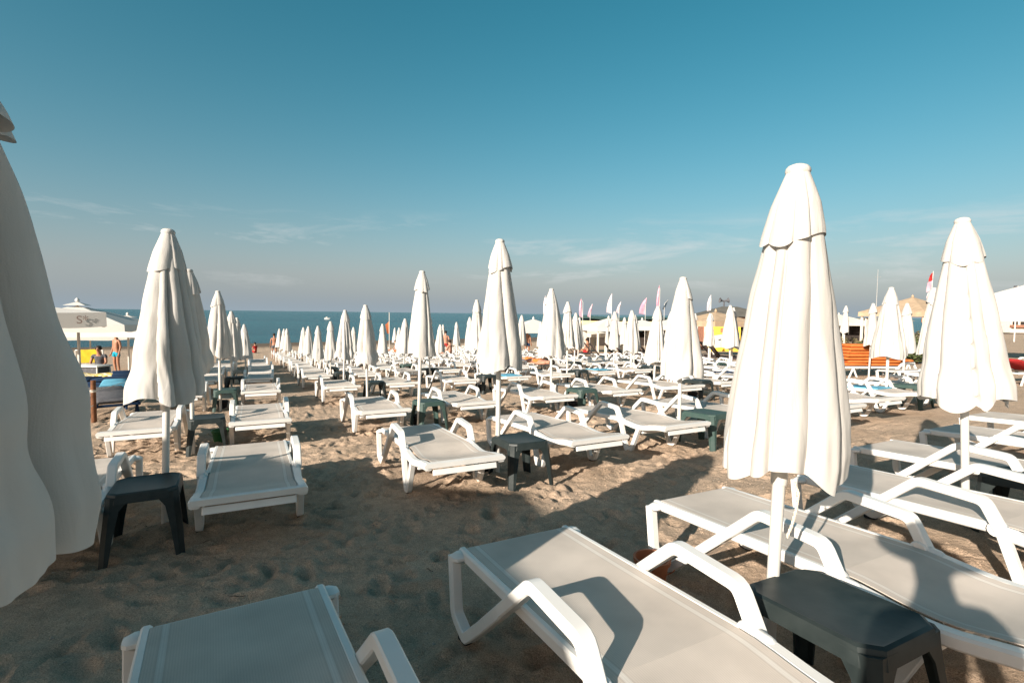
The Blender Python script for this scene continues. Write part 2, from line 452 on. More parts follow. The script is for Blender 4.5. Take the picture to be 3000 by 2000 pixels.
def sea_material():
    m = bpy.data.materials.new('sea_water'); m.use_nodes = True
    N, L = m.node_tree.nodes, m.node_tree.links
    b = N['Principled BSDF']
    b.inputs['Roughness'].default_value = 0.22; b.inputs['IOR'].default_value = 1.33
    b.inputs['Specular IOR Level'].default_value = 0.22
    tc = N.new('ShaderNodeTexCoord')
    mp = N.new('ShaderNodeMapping'); mp.inputs['Scale'].default_value = (0.010, 0.05, 1); mp.inputs['Rotation'].default_value = (0, 0, TH + math.pi / 2 + 0.5)
    L.new(tc.outputs['Object'], mp.inputs[0])
    n0 = N.new('ShaderNodeTexNoise'); n0.inputs['Scale'].default_value = 1.0; n0.inputs['Detail'].default_value = 6; L.new(mp.outputs[0], n0.inputs['Vector'])
    r = N.new('ShaderNodeValToRGB')
    r.color_ramp.elements[0].position = 0.32; r.color_ramp.elements[0].color = (0.007, 0.070, 0.098, 1)
    r.color_ramp.elements[1].position = 0.7; r.color_ramp.elements[1].color = (0.014, 0.105, 0.132, 1)
    L.new(n0.outputs[0], r.inputs[0])
    L.new(r.outputs[0], b.inputs['Base Color'])
    n1 = N.new('ShaderNodeTexNoise'); n1.inputs['Scale'].default_value = 0.9; n1.inputs['Detail'].default_value = 8; n1.inputs['Roughness'].default_value = 0.65
    L.new(tc.outputs['Object'], n1.inputs['Vector'])
    bp = N.new('ShaderNodeBump'); bp.inputs['Strength'].default_value = 1.0; bp.inputs['Distance'].default_value = 0.5
    L.new(n1.outputs[0], bp.inputs['Height']); L.new(bp.outputs[0], b.inputs['Normal'])
    return m
M_SEA = sea_material()

# ------------------------------------------------------------------ sand and sea
def vnoise(x, y, seed):
    xi, yi = np.floor(x).astype(np.int64), np.floor(y).astype(np.int64)
    fx, fy = x - xi, y - yi
    fx = fx * fx * (3 - 2 * fx); fy = fy * fy * (3 - 2 * fy)
    def h(a, b):
        n = (a * 374761393 + b * 668265263 + seed * 1442695041) & 0x7fffffff
        n = ((n ^ (n >> 13)) * 1274126177) & 0x7fffffff
        return ((n ^ (n >> 16)) & 0xffff) / 65535.0
    a = h(xi, yi) * (1 - fx) + h(xi + 1, yi) * fx
    b = h(xi, yi + 1) * (1 - fx) + h(xi + 1, yi + 1) * fx
    return a * (1 - fy) + b * fy - 0.5

def vn1(x, y):
    xi, yi = math.floor(x), math.floor(y); fx, fy = x - xi, y - yi
    fx, fy = fx * fx * (3 - 2 * fx), fy * fy * (3 - 2 * fy)
    def h(a, b):
        n = (a * 374761393 + b * 668265263 + 97) & 0x7fffffff
        n = ((n ^ (n >> 13)) * 1274126177) & 0x7fffffff
        return ((n ^ (n >> 16)) & 0xffff) / 65535.0 - .5
    return (h(xi, yi) * (1 - fx) + h(xi + 1, yi) * fx) * (1 - fy) + (h(xi, yi + 1) * (1 - fx) + h(xi + 1, yi + 1) * fx) * fy

def axis(lo, hi, d, end0, end1, g=1.09):
    mid = list(np.arange(lo, hi, d))
    s, x, a = d, lo, []
    while x > end0:
        s *= g; x -= s; a.append(x)
    s, x, b = d, mid[-1], []
    while x < end1:
        s = min(s * g, 60); x += s; b.append(x)
    return np.array(a[::-1] + mid + b)

GRID = {}
def sand_z(lat, al):
    la, aa, Z = GRID['la'], GRID['al'], GRID['Z']
    i = min(max(int(np.searchsorted(la, lat)) - 1, 0), len(la) - 2); j = min(max(int(np.searchsorted(aa, al)) - 1, 0), len(aa) - 2)
    u, v = (lat - la[i]) / (la[i + 1] - la[i]), (al - aa[j]) / (aa[j + 1] - aa[j])
    return float((Z[i, j] * (1 - u) + Z[i + 1, j] * u) * (1 - v) + (Z[i, j + 1] * (1 - u) + Z[i + 1, j + 1] * u) * v)

def on_sand(lat, al, dz=0.0):
    v = LATV * lat + ALV * al
    return Vector((v.x, v.y, sand_z(lat, al) + dz))

def make_sand():
    la = axis(-3.2, 6.4, 0.024, -150, 900)
    al = axis(0.8, 8.2, 0.024, -60, 80, 1.06)
    A, B = np.meshgrid(la, al, indexing='ij')
    Z = gz(A, B)
    fade = np.clip(1.6 - B / 60.0, 0, 1)
    Z = Z + fade * (0.030 * vnoise(A * 1.1, B * 1.1, 1) + 0.022 * vnoise(A * 2.7 + 3, B * 2.7, 2) + 0.016 * vnoise(A * 6.1, B * 6.1, 3)
                    + 0.010 * vnoise(A * 13, B * 13, 4) + 0.005 * vnoise(A * 24, B * 24, 7))
    rng = np.random.RandomState(5)
    # footprints: a dent with a soft raised rim
    for k in range(5200):
        r = rng.rand()
        fl, fa = rng.uniform(-4, 9.5), rng.uniform(0.4, 13.0)
        ang = rng.uniform(0, math.pi); ca, sa = math.cos(ang), math.sin(ang)
        L0, w0, dep = rng.uniform(.06, .13), rng.uniform(.03, .055), rng.uniform(.008, .032)
        i0, i1 = np.searchsorted(la, (fl - .35, fl + .35)); j0, j1 = np.searchsorted(al, (fa - .35, fa + .35))
        if i1 - i0 < 3 or j1 - j0 < 3: continue
        dx, dy = A[i0:i1, j0:j1] - fl, B[i0:i1, j0:j1] - fa
        q = ((dx * ca + dy * sa) / L0) ** 2 + ((-dx * sa + dy * ca) / w0) ** 2
        Z[i0:i1, j0:j1] += dep * (0.55 * np.exp(-((np.sqrt(q) - 1.45) / .45) ** 2) - np.exp(-q * 0.8))
    # sand heaped round the feet of the front loungers and the poles
    for hl, ha in ((-.06, 2.13), (1.17, 2.22), (2.46, 2.31), (3.72, 2.25), (4.98, 2.60), (.02, 5.50), (-1.25, 5.45), (1.56, 5.66), (2.95, 5.82), (4.22, 5.95)):
        for sx in (-.315, .315):
            for fx in (.11, 1.245):
                d2 = (A - hl - sx) ** 2 + (B - ha + fx) ** 2
                Z += .020 * np.exp(-d2 / .010) * (1 + .8 * np.sin(A * 31 + B * 23))
    for hl, ha in ((1.83, 1.32), (4.35, 1.69), (-.6, 4.36), (2.1, 4.46), (4.75, 4.77)):
        Z += .055 * np.exp(-((A - hl) ** 2 + (B - ha) ** 2) / .022)
    GRID.update(la=la, al=al, Z=Z)
    X = LATV.x * A + ALV.x * B; Y = LATV.y * A + ALV.y * B
    nx, ny = A.shape
    v = np.stack([X, Y, Z], -1).reshape(-1, 3)
    i = np.arange((nx - 1) * (ny - 1)); a = (i // (ny - 1)) * ny + i % (ny - 1)
    f = np.stack([a, a + ny, a + ny + 1, a + 1], 1)
    me = bpy.data.meshes.new('sand')
    me.vertices.add(len(v)); me.vertices.foreach_set('co', v.ravel())
    me.loops.add(f.size); me.loops.foreach_set('vertex_index', f.ravel().astype(np.int32))
    me.polygons.add(len(f)); me.polygons.foreach_set('loop_start', np.arange(0, f.size, 4, dtype=np.int32))
    me.polygons.foreach_set('loop_total', np.full(len(f), 4, np.int32)); me.polygons.foreach_set('use_smooth', np.ones(len(f), bool))
    me.update(calc_edges=True)
    at = me.attributes.new('damp', 'FLOAT', 'POINT')
    at.data.foreach_set('value', np.clip((B - 58 + 3 * vnoise(A * .3, B * .3, 9)) / 4, 0, 1).ravel().astype(np.float32))
    me.materials.append(M_SAND)
    o = link('sand', me); o['kind'] = 'structure'
    return o
make_sand()

def make_sea():
    mb = MB()
    n = 40
    v = []
    for i, d in enumerate([60, 90, 150, 300, 800, 3000, 12000, 45000]):
        for j in range(n + 1):
            lat = -1 + 2 * j / n
            p = LATV * (lat * (400 + 3 * d)) + ALV * d
            v.append((p.x, p.y, SEA_Z))
    f = [(i * (n + 1) + j, i * (n + 1) + j + 1, (i + 1) * (n + 1) + j + 1, (i + 1) * (n + 1) + j) for i in range(7) for j in range(n)]
    o = mb.add(v, f).build('sea', M_SEA); o['kind'] = 'structure'
make_sea()

def make_pebbles():
    rng = random.Random(3); mb = MB()
    for k in range(1500):
        lat, al = rng.uniform(-3, 6), rng.uniform(.9, 8)
        p = on_sand(lat, al, .002); s = rng.uniform(.003, .010)
        d = [Vector((rng.uniform(-1, 1), rng.uniform(-1, 1), rng.uniform(.3, .9))).normalized() * s for _ in range(1)]
        v = [p + Vector((s, 0, 0)), p + Vector((0, s * .8, 0)), p + Vector((-s * 1.1, 0, 0)), p + Vector((0, -s, 0)), p + d[0], p - Vector((0, 0, s))]
        mb.add(v, [(0, 1, 4), (1, 2, 4), (2, 3, 4), (3, 0, 4), (1, 0, 5), (2, 1, 5), (3, 2, 5), (0, 3, 5)])
    o = mb.build('pebbles', mat('pebble_stone', (0.42, 0.37, 0.31), 0.8, noise=0.7, nscale=40), smooth=0)
    tag(o, 'tiny pebbles and shell bits strewn over the trampled sand', 'pebbles', kind='stuff')
make_pebbles()
def make_litter():
    rng = random.Random(8); mb = MB()
    for k in range(45):
        lat, al = rng.uniform(-2, 6.5), rng.uniform(1.2, 7.5)
        p = on_sand(lat, al, .004); a = rng.uniform(0, 6.28); L = rng.uniform(.012, .040)
        q = [p + Vector((math.cos(a) * L * t, math.sin(a) * L * t, .004 * math.sin(3 * t) + .002 * t)) for t in (-1, -.3, .4, 1)]
        mb.tube(q, rng.uniform(.0012, .0026), 5)
    o = mb.build('litter', mat('dry_twig', (0.075, 0.05, 0.035), .9), smooth=0)
    tag(o, 'bits of dry twig and straw scattered over the trampled sand', 'litter', kind='stuff')
make_litter()
def make_crumbs():
    rng = random.Random(21); mb = MB()
    for k in range(15000):
        al = .8 + 6.2 * rng.random() ** 1.6
        lat = rng.uniform(-2.2, 3.2 + .5 * al)
        if vn1(lat * 2.3, al * 2.3) < -.12: continue
        p = on_sand(lat, al, .001); s = .003 + .011 * rng.random() ** 3; h = s * rng.uniform(.5, .9); t = rng.uniform(0, 6.28)
        v = [p + Vector((math.cos(t + i * 1.57) * s * rng.uniform(.7, 1.2), math.sin(t + i * 1.57) * s * rng.uniform(.7, 1.2), -.002)) for i in range(4)] + [p + Vector((s * .2, -s * .2, h))]
        mb.add(v, [(0, 1, 4), (1, 2, 4), (2, 3, 4), (3, 0, 4)])
    o = mb.build('sand_crumbs', M_SAND, smooth=0)
    tag(o, 'small clods and crumbs of sand kicked up over the beach', 'sand', kind='stuff')
make_crumbs()

# ------------------------------------------------------------------ sun lounger
LW = 0.315          # half width to the middle of the side frame
def seat_z(x):      # height of the seat rail: dips past the hinge, then rises to the foot end
    t = min(max((x - 1.08) / 0.77, 0), 1)
    return 0.338 - 0.017 * (1 - math.cos(2 * math.pi * min(1, t * 1.15))) + 0.012 * t * t

LEG_HEAD = fillet([(-0.015, 0.338), (0.008, 0.075), (0.135, 0.020), (0.30, 0.150), (0.50, 0.318)], 0.030, 3)
ARM = fillet([(0.50, 0.318), (0.735, 0.515), (1.035, 0.485), (1.105, 0.345)], 0.030, 3)
LEG_FOOT = fillet([(1.105, 0.345), (1.205, 0.022), (1.285, 0.022), (1.425, 0.300)], 0.025)

def lounger_meshes():
    d = {}
    d['leg_a'] = MB().sweep(LEG_HEAD, .046, .050, .005).mesh('leg_head', M_WHITE)
    d['arm'] = MB().sweep(ARM, .054, .048, .006).mesh('armrest', M_WHITE)
    d['leg_b'] = MB().sweep(LEG_FOOT, .044, .048, .005).mesh('leg_foot', M_WHITE)
    mb = MB().box((0.110, 0, .006), (.085, .040, .030), Matrix.Rotation(RAD(-6), 3, 'Y'), .006)
    d['foot_a'] = mb.mesh('rubber_foot', M_BLACK)
    d['foot_b'] = MB().box((1.245, 0, -.003), (.082, .038, .022), None, .006).mesh('rubber_foot', M_BLACK)
    # back frame: two rails, head bar with rounded corner plates, hinge bar
    mb = MB()
    bz = lambda x: 0.340 + 0.003 * math.sin(x * 2)
    for s in (-1, 1):
        mb.sweep([(x, bz(x)) for x in np.linspace(-.02, 1.07, 10)], .034, .052, .008, s * .274)
        mb.box((.012, s * .300, .336), (.075, .075, .046), None, .016)
    mb.box((-.004, 0, .338), (.036, .54, .042), None, .010)
    mb.box((1.055, 0, .322), (.030, .53, .030), None, .008)
    d['bframe'] = mb.mesh('back_frame', M_WHITE)
    ys = list(np.linspace(-.262, .262, 9))
    d['bsling'] = MB().slab(list(np.linspace(.008, 1.068, 14)), ys, lambda x, y: .367 - .010 * (1 - (y / .262) ** 2) * math.sin(math.pi * min(1, max(0, x / 1.07))), .004).mesh('back_sling', M_SLING, 60)
    # seat frame: curved rails and a broad foot bar
    mb = MB()
    xs = list(np.linspace(1.095, 1.83, 12))
    for s in (-1, 1):
        mb.sweep([(x, seat_z(x) - .004) for x in xs], .060, .056, .010, s * .296)
    mb.sweep([(1.800, seat_z(1.80) + .010), (1.845, seat_z(1.84) + .004)], .655, .040, .012)
    mb.sweep([(1.815, seat_z(1.8) - .030), (1.825, seat_z(1.8) - .075)], .52, .020, .006)
    d['sframe'] = mb.mesh('seat_frame', M_WHITE)
    d['cross'] = MB().box((1.40, 0, .245), (.060, .545, .045), None, .010).mesh('crossbar', M_WHITE)
    d['ssling'] = MB().slab(list(np.linspace(1.0684, 1.815, 12)), ys, lambda x, y: seat_z(x) + .029 - .014 * (1 - (y / .262) ** 2) * math.sin(math.pi * max(0, x - 1.07) / .75), .004).mesh('seat_sling', M_SLING, 60)
    # hinge: a rounded boss on top of the rail with a pin disc
    mb = MB()
    prof = [(.0, -.030), (.034, -.030), (.038, -.024), (.038, .024), (.032, .032), (.0, .032)]
    t = MB().lathe(prof, 14)
    for p in t.v: mb.v.append((1.085 + p[0], p[2], .352 + p[1]))
    mb.f = list(t.f)
    mb.box((1.135, 0, .356), (.085, .040, .030), Matrix.Rotation(RAD(8), 3, 'Y'), .010)
    d['hinge'] = mb.mesh('hinge', M_WHITE)
    return d
LM = lounger_meshes()

def join_meshes(name, items, mats):
    """one mesh from (mesh, y offset, material index) for loungers too small to show their parts"""
    v, f, mi = [], [], []
    for me, dy, k in items:
        b = len(v)
        v += [(p.co.x, p.co.y + dy, p.co.z) for p in me.vertices]
        for q in me.polygons:
            f.append(tuple(i + b for i in q.vertices)); mi.append(k)
    me = bpy.data.meshes.new(name); me.from_pydata(v, [], f)
    for m in mats: me.materials.append(m)
    me.polygons.foreach_set('material_index', mi)
    me.polygons.foreach_set('use_smooth', [True] * len(f)); me.set_sharp_from_angle(angle=RAD(40)); me.update()
    return me
SIDE_ITEMS = [(LM['leg_a'], s * LW, 0) for s in (-1, 1)] + [(LM['arm'], s * LW, 0) for s in (-1, 1)] + [(LM['leg_b'], s * LW, 0) for s in (-1, 1)]
ME_MID_FRAME = join_meshes('frame', SIDE_ITEMS + [(LM['bframe'], 0, 0), (LM['sframe'], 0, 0)], [M_WHITE])
ME_MID_SLING = join_meshes('sling', [(LM['bsling'], 0, 0), (LM['ssling'], 0, 0)], [M_SLING])

def make_lounger():
    r = empty('sun_lounger', (0, 0, 0))
    for s in (-1, 1):
        T = Matrix.Translation((0, s * LW, 0))
        for k, kf in (('leg_a', 'foot_a'), ('leg_b', 'foot_b')):
            l = link('leg', LM[k], r, T)
            link('rubber_foot', LM[kf], l)
        link('armrest', LM['arm'], r, T)
        link('hinge', LM['hinge'], r, Matrix.Translation((0, s * (LW - .012), 0)))
    bf = link('backrest', LM['bframe'], r); link('back_sling', LM['bsling'], bf)
    sf = link('seat', LM['sframe'], r); link('seat_sling', LM['ssling'], sf)
    link('crossbar', LM['cross'], r)
    return r

def make_lounger_small():
    r = empty('sun_lounger', (0, 0, 0))
    link('frame', ME_MID_FRAME, r); link('sling', ME_MID_SLING, r)
    return r

PROTO_L, PROTO_LS = make_lounger(), make_lounger_small()
USED = set()
RNG = random.Random(11)
TAKEN = []          # (lat, al) of lounger middles, to keep them apart
def lounger(lat, head_al, label, group='white sun loungers set out in rows', small=False, yaw=None, flip=False, dz=0.0):
    proto = PROTO_LS if small else PROTO_L
    o = proto if proto.name not in USED else copy_tree(proto)
    USED.add(proto.name)
    yaw = RNG.uniform(-2.2, 2.2) if yaw is None else yaw
    a = W(lat, head_al)
    rot = SLOPE_M @ rotz(RAD(yaw) + (math.pi if flip else 0)) @ Matrix.Diagonal((1, 1.06, 1))
    place(o, a + Vector((0, 0, .010 + dz)), rot)
    tag(o, label, 'sun lounger', group)
    TAKEN.append((lat, head_al - .9))
    return o

# ------------------------------------------------------------------ closed parasol
def canopy_mesh(seed, nth=112, nz=40, L=1.21, rb=0.285, lobes=8, depth=0.34, tw=0.5, bunch=0.0, dv=.025, topw=0.0):
    rng = random.Random(seed)
    wts = [rng.uniform(.45, 1.6) for _ in range(lobes)]
    cum = np.cumsum([0] + wts) / sum(wts) * 2 * math.pi
    amp = [rng.uniform(.88, 1.13) for _ in range(lobes)]
    dep = [rng.uniform(.5, 1.35) for _ in range(lobes)]
    drop = [rng.uniform(-dv, dv) for _ in range(lobes)]
    skew = [rng.choice((-1, 1, 1)) * rng.uniform(.15, .48) for _ in range(lobes)]
    ph = [rng.uniform(0, 6.28) for _ in range(6)]
    v = []
    for i in range(nz + 1):
        s = i / nz
        R = np.interp(s, [0, .06, .2, .4, .62, .80, .92, 1.0], [.040, .072, .122, .177, .228, .266, .284, .280]) * rb / .285
        R *= 1 + topw * (1 - s)
        if bunch: R *= 1 - bunch * math.exp(-((s - .80) / .07) ** 2)
        D = depth * np.interp(s, [0, .12, .35, .8, 1], [.10, .32, .9, .95, .62])
        for k in range(nth):
            th = 2 * math.pi * k / nth
            u = (th + tw * (s - .5) * math.sin(th + ph[0]) * .5) % (2 * math.pi)
            j = min(lobes - 1, int(np.searchsorted(cum, u, side='right') - 1))
            t = (u - cum[j]) / (cum[j + 1] - cum[j]) * 2 - 1
            t = t + skew[j] * (1 - t * t)
            lob = math.sqrt(max(0, 1 - .985 * t * t))
            r = R * (amp[j] ** s) * (1 - D * dep[j] * (1 - lob))
            r *= 1 + .05 * math.cos(2 * th + ph[1]) * s + .022 * math.sin(9 * th + ph[2] + 3 * s) * s + .016 * math.sin(9 * s + ph[3] + 3 * th) * s
            # soft pleats near the hem
            r *= 1 + .012 * math.sin(27 * th + ph[4]) * max(0, s - .6)
            q = .5 * rb / .285                      # loose drape creases that run obliquely down the cloth
            cx, cy, cz = math.cos(th) * R, math.sin(th) * R, L * s
            r += q * .055 * s * (vn1(cx * 13 + cz * 2.2 + seed, cy * 13 - cz * 2.6) + .55 * vn1(cx * 26 - cz * 3.5, cy * 26 + cz * 3 + seed))
            ln = L * (1 + .028 * math.sin(3 * th + ph[5])) + drop[j] * (1 - t * t) - .018 * (t * t)
            v.append((r * math.cos(th), r * math.sin(th), -ln * s))
    f = [(i * nth + k, (i + 1) * nth + k, (i + 1) * nth + (k + 1) % nth, i * nth + (k + 1) % nth) for i in range(nz) for k in range(nth)]
    me = bpy.data.meshes.new('canopy'); me.from_pydata(v, [], f); me.materials.append(M_CANVAS)
    me.polygons.foreach_set('use_smooth', [True] * len(f)); me.update()
    return me

def flap_mesh(seed, nth=96, nz=12, drop=.27, rr=.121):
    rng = random.Random(seed * 7 + 1)
    lobes = rng.choice((6, 7, 8)); ph = rng.uniform(0, 6.28)
    wts = [rng.uniform(.35, 1.7) for _ in range(lobes)]; cum = np.cumsum([0] + wts) / sum(wts) * 2 * math.pi
    dpl = [rng.uniform(.2, 1.6) for _ in range(lobes)]; am = [rng.uniform(.9, 1.10) for _ in range(lobes)]; dr = [rng.uniform(-.018, .018) for _ in range(lobes)]; sk = [rng.uniform(-.45, .45) for _ in range(lobes)]
    v = []
    for i in range(nz + 1):
        s = i / nz
        R = np.interp(s, [0, .1, .5, .9, 1], [.038, .40 * rr, .74 * rr, rr * .965, rr])
        for k in range(nth):
            th = 2 * math.pi * k / nth
            u = (th + ph) % (2 * math.pi)
            j = min(lobes - 1, int(np.searchsorted(cum, u, side='right') - 1)); t = (u - cum[j]) / (cum[j + 1] - cum[j]) * 2 - 1
            t = t + sk[j] * (1 - t * t)
            lob = math.sqrt(max(0, 1 - .96 * t * t))
            r = R * (1 - (.08 + .15 * s) * dpl[j] * (1 - lob)) * (1 + (am[j] - 1) * s) * (1 + .05 * s * math.sin(2 * th + ph))
            z = -(drop + dr[j] * (1 - t * t) + .02 * math.sin(2 * th + ph) - .010 * t * t) * s
            v.append((r * math.cos(th), r * math.sin(th), z))
    f = [(i * nth + k, (i + 1) * nth + k, (i + 1) * nth + (k + 1) % nth, i * nth + (k + 1) % nth) for i in range(nz) for k in range(nth)]
    me = bpy.data.meshes.new('vent_flap'); me.from_pydata(v, [], f); me.materials.append(M_CANVAS)
    me.polygons.foreach_set('use_smooth', [True] * len(f)); me.update()
    return me

CAP_ME = MB().lathe([(.041, -.012), (.045, .000), (.043, .010), (.035, .020), (.018, .027), (.0, .029)], 20).mesh('cap', M_CANVAS)
POLE_ME = MB().lathe([(.0235, 0), (.0235, 1)], 16).mesh('pole', M_POLE)
SLEEVE_ME = MB().lathe([(.027, 0), (.030, .01), (.030, .06), (.027, .07)], 16).mesh('pole_collar', M_POLE)
CANOPIES = [canopy_mesh(s, 112, 40, 1.21, rb, lb, dp, tw, bu) for s, rb, lb, dp, tw, bu in
            ((1, .262, 8, .27, .6, 0), (2, .25, 9, .26, -.7, 0), (3, .27, 7, .28, .9, .10), (4, .245, 8, .28, -.4, 0), (5, .26, 9, .26, 1.0, .06), (6, .27, 8, .27, .3, 0))]
CAN_FAR = [canopy_mesh(s, 40, 14, 1.21, rb, 8, .27, .5, 0) for s, rb in ((11, .25), (12, .265), (13, .24))]
FLAPS = [flap_mesh(s) for s in (1, 2, 3)]
FLAP_FAR = flap_mesh(5, 32, 5)
PARA_N = [0]
def parasol(lat, al, H, label, group='closed white parasols between the loungers', lean=(0, 0), yaw=None, canopy=None, flap=None, far=False, loc=None, sc=1.0):
    base = W(lat, al) if loc is None else loc
    k = PARA_N[0]; PARA_N[0] += 1
    yaw = RNG.uniform(0, 6.28) if yaw is None else yaw
    rot = Matrix.Rotation(RAD(lean[0]), 3, 'Y') @ Matrix.Rotation(RAD(lean[1]), 3, 'X')
    r = empty('parasol', base, rot, label, 'parasol', group)
    Rz = Matrix.Rotation(yaw, 4, 'Z')
    T = Matrix.Translation((0, 0, H))
    S = Matrix.Diagonal((sc, sc, 1, 1))
    c = canopy or (CAN_FAR[k % 3] if far else CANOPIES[k % 6])
    link('canopy', c, r, T @ Rz @ S)
    link('vent_flap', flap or (FLAP_FAR if far else FLAPS[k % 3]), r, Matrix.Translation((0, 0, H + .004)) @ Rz)
    link('cap', CAP_ME, r, Matrix.Translation((0, 0, H + .003)))
    link('pole', POLE_ME, r, Matrix.Translation((0, 0, -.08)) @ Matrix.Diagonal((1, 1, H + .05, 1)))
    if not far:
        link('pole_collar', SLEEVE_ME, r, Matrix.Translation((0, 0, H - 1.21)))
    return r

# ------------------------------------------------------------------ low side table
def table_mesh(m):
    hx, hy, H = .24, .19, .422
    def ring(x, y, c, z):
        return [(x - c, -y, z), (x, -y + c, z), (x, y - c, z), (x - c, y, z), (-x + c, y, z), (-x, y - c, z), (-x, -y + c, z), (-x + c, -y, z)]
    mb = MB()
    rs = [ring(hx - .025, hy - .025, .05, H - .004), ring(hx - .012, hy - .012, .05, H + .001), ring(hx, hy, .055, H - .006), ring(hx + .006, hy + .006, .055, H - .030), ring(hx + .010, hy + .010, .055, H - .062), ring(hx + .004, hy + .004, .055, H - .062), ring(hx - .004, hy - .004, .05, H - .025)]
    v = [p for r in rs for p in r]
    f = [tuple(range(8))] + [(i * 8 + j, (i + 1) * 8 + j, (i + 1) * 8 + (j + 1) % 8, i * 8 + (j + 1) % 8) for i in range(6) for j in range(8)] + [tuple(range(55, 47, -1))]
    top = mb.add(v, f).mesh('table_top', m, 30)
    legs = []
    for sx in (-1, 1):
        for sy in (-1, 1):
            v = []
            for z, k, wd in ((H - .02, 0, .115), (H - .066, .002, .105), (H - .11, .006, .078), (.15, .022, .062), (-.02, .034, .050)):
                X, Y, t = hx + .004 + k, hy + .004 + k, .010
                pts = [(X - .03, Y), (X, Y - .03), (X, Y - wd), (X - t, Y - wd), (X - t, Y - .034), (X - .034, Y - t), (X - wd, Y - t), (X - wd, Y)]
                v += [(sx * a, sy * b, z) for a, b in pts]
            f = [(i * 8 + j, (i + 1) * 8 + j, (i + 1) * 8 + (j + 1) % 8, i * 8 + (j + 1) % 8) for i in range(4) for j in range(8)]
            f += [(0, 1, 4, 5), (1, 2, 3, 4), (5, 6, 7, 0)] + [tuple(32 + q for q in g) for g in ((5, 4, 1, 0), (4, 3, 2, 1), (0, 7, 6, 5))]
            if sx * sy < 0: f = [g[::-1] for g in f]
            legs.append(MB().add(v, f).mesh('leg', m, 30))
    return top, legs
TAB = {k: table_mesh(m) for k, m in (('dark', M_DARK), ('green', M_GREEN))}
def table(lat, al, kind, label, yaw=0.0, group='low plastic side tables between the loungers'):
    r = empty('side_table', W(lat, al), SLOPE_M @ rotz(RAD(yaw)), label, 'side table', group)
    top, legs = TAB[kind]
    link('table_top', top, r)
    for l in legs: link('leg', l, r)
    return r

def bucket(lat, al, m, label, h=.17, r0=.075, r1=.105, name='bucket'):
    mb = MB().lathe([(r0, 0), (r0 + (r1 - r0) * .8, h * .8), (r1, h * .82), (r1 + .006, h * .84), (r1 + .008, h), (r1 - .004, h), (r1 - .012, h * .82), (r0 - .006, .012), (0, .012)], 22)
    r = empty(name, W(lat, al, -.015), None, label, 'bucket')
    mb.build('pail', m, r)
    ring = [(math.cos(a) * (r1 + .004), math.sin(a) * (r1 + .004) * .3 - r1 * .9, h * .82 - abs(math.sin(a)) * .05) for a in np.linspace(0, math.pi, 12)]
    MB().tube(ring, .003, 6).build('handle', m, r)
    return r

TENS = ['fourteenth', 'fifteenth', 'sixteenth', 'seventeenth', 'eighteenth']
ORD = ['first', 'second', 'third', 'fourth', 'fifth', 'sixth', 'seventh', 'eighth', 'ninth', 'tenth', 'eleventh', 'twelfth', 'thirteenth'] + TENS

# ------------------------------------------------------------------ front rows, one by one
HEAD = 1.83
NEAR = 'sun loungers in the front rows'
lounger(-.06, 2.13, 'shaded white sun lounger cut off by the bottom edge left of the sand aisle', NEAR, yaw=3.5)
lounger(1.17, 2.22, 'large white sun lounger in front with its left armrest shadow on the sling', NEAR, yaw=1.0)
lounger(2.46, 2.31, 'white sun lounger right of the foremost dark table, partly shaded', NEAR, yaw=0)
lounger(3.72, 2.25, 'white sun lounger passing behind the big right parasol pole', NEAR, yaw=-.5)
lounger(4.98, 2.60, 'white sun lounger with its head beside the big right parasol hem', NEAR, yaw=.5)
lounger(6.40, 2.72, 'white sun lounger with shaded head corner behind the far right parasol pole', NEAR, yaw=-.5)
lounger(7.75, 2.95, 'white sun lounger at the right frame edge beyond the shaded lounger head', NEAR, yaw=0)
lounger(-.03, 5.50, 'white sun lounger facing the camera right of the left parasol pole', NEAR, yaw=0)
lounger(-1.25, 5.45, 'white sun lounger half hidden by the dim left edge parasol', NEAR, yaw=1)
lounger(1.56, 5.66, 'white sun lounger in the middle with sunlit sand at its left', NEAR, yaw=-1.0)
lounger(2.95, 5.82, 'white sun lounger right of the grey green table under the central parasol', NEAR, yaw=1)
lounger(4.22, 5.95, 'white sun lounger with tall armrest left of the big right parasol', NEAR, yaw=1)
lounger(5.60, 6.00, 'white sun lounger just beyond the green table left of the big parasol', NEAR, yaw=0)
lounger(7.15, 5.90, 'white sun lounger hidden behind the big right parasol canopy', NEAR, yaw=0)
lounger(8.45, 6.05, 'white sun lounger on open sand between the two right parasols', NEAR, yaw=-1)
lounger(9.75, 6.15, 'white sun lounger behind the one between the two right parasols', NEAR, yaw=0)
lounger(11.15, 6.2, 'white sun lounger left of the far right parasol canopy', NEAR, yaw=1)

def P(lat, al, H, label, **k):
    return parasol(lat, al, H, label, 'parasols in the front rows', **k)
C_BIG = canopy_mesh(21, 240, 70, 1.15, .236, 9, .25, .8, 0, .018)
C_FRONT = canopy_mesh(29, 280, 70, 1.29, .44, 8, .62, .6, .05, .08, .16)
F_FRONT = flap_mesh(33, 200, 24, .31, .25)
C_LEFT = canopy_mesh(23, 200, 60, 1.19, .252, 8, .28, 1.2, .06)
C_RIGHT = canopy_mesh(24, 200, 60, 1.20, .232, 9, .27, -.5, .04)
C_MID = canopy_mesh(25, 200, 60, 1.21, .222, 8, .28, -1.4, 0)
F_BIG = flap_mesh(31, 200, 24, .275, .122)
P(-.76, 1.60, 2.20, 'closed white parasol in shade cut off by the left frame edge', yaw=.4, canopy=C_FRONT, flap=F_FRONT)
big = P(1.83, 1.32, 1.995, 'largest closed white parasol, standing behind the dark table at right', lean=(1.2, 0), yaw=3.6, canopy=C_BIG, flap=F_BIG)
P(4.35, 1.69, 2.10, 'closed white parasol near the right frame edge with a pocket-like hem fold', lean=(-4, 0), yaw=.9, canopy=C_RIGHT)
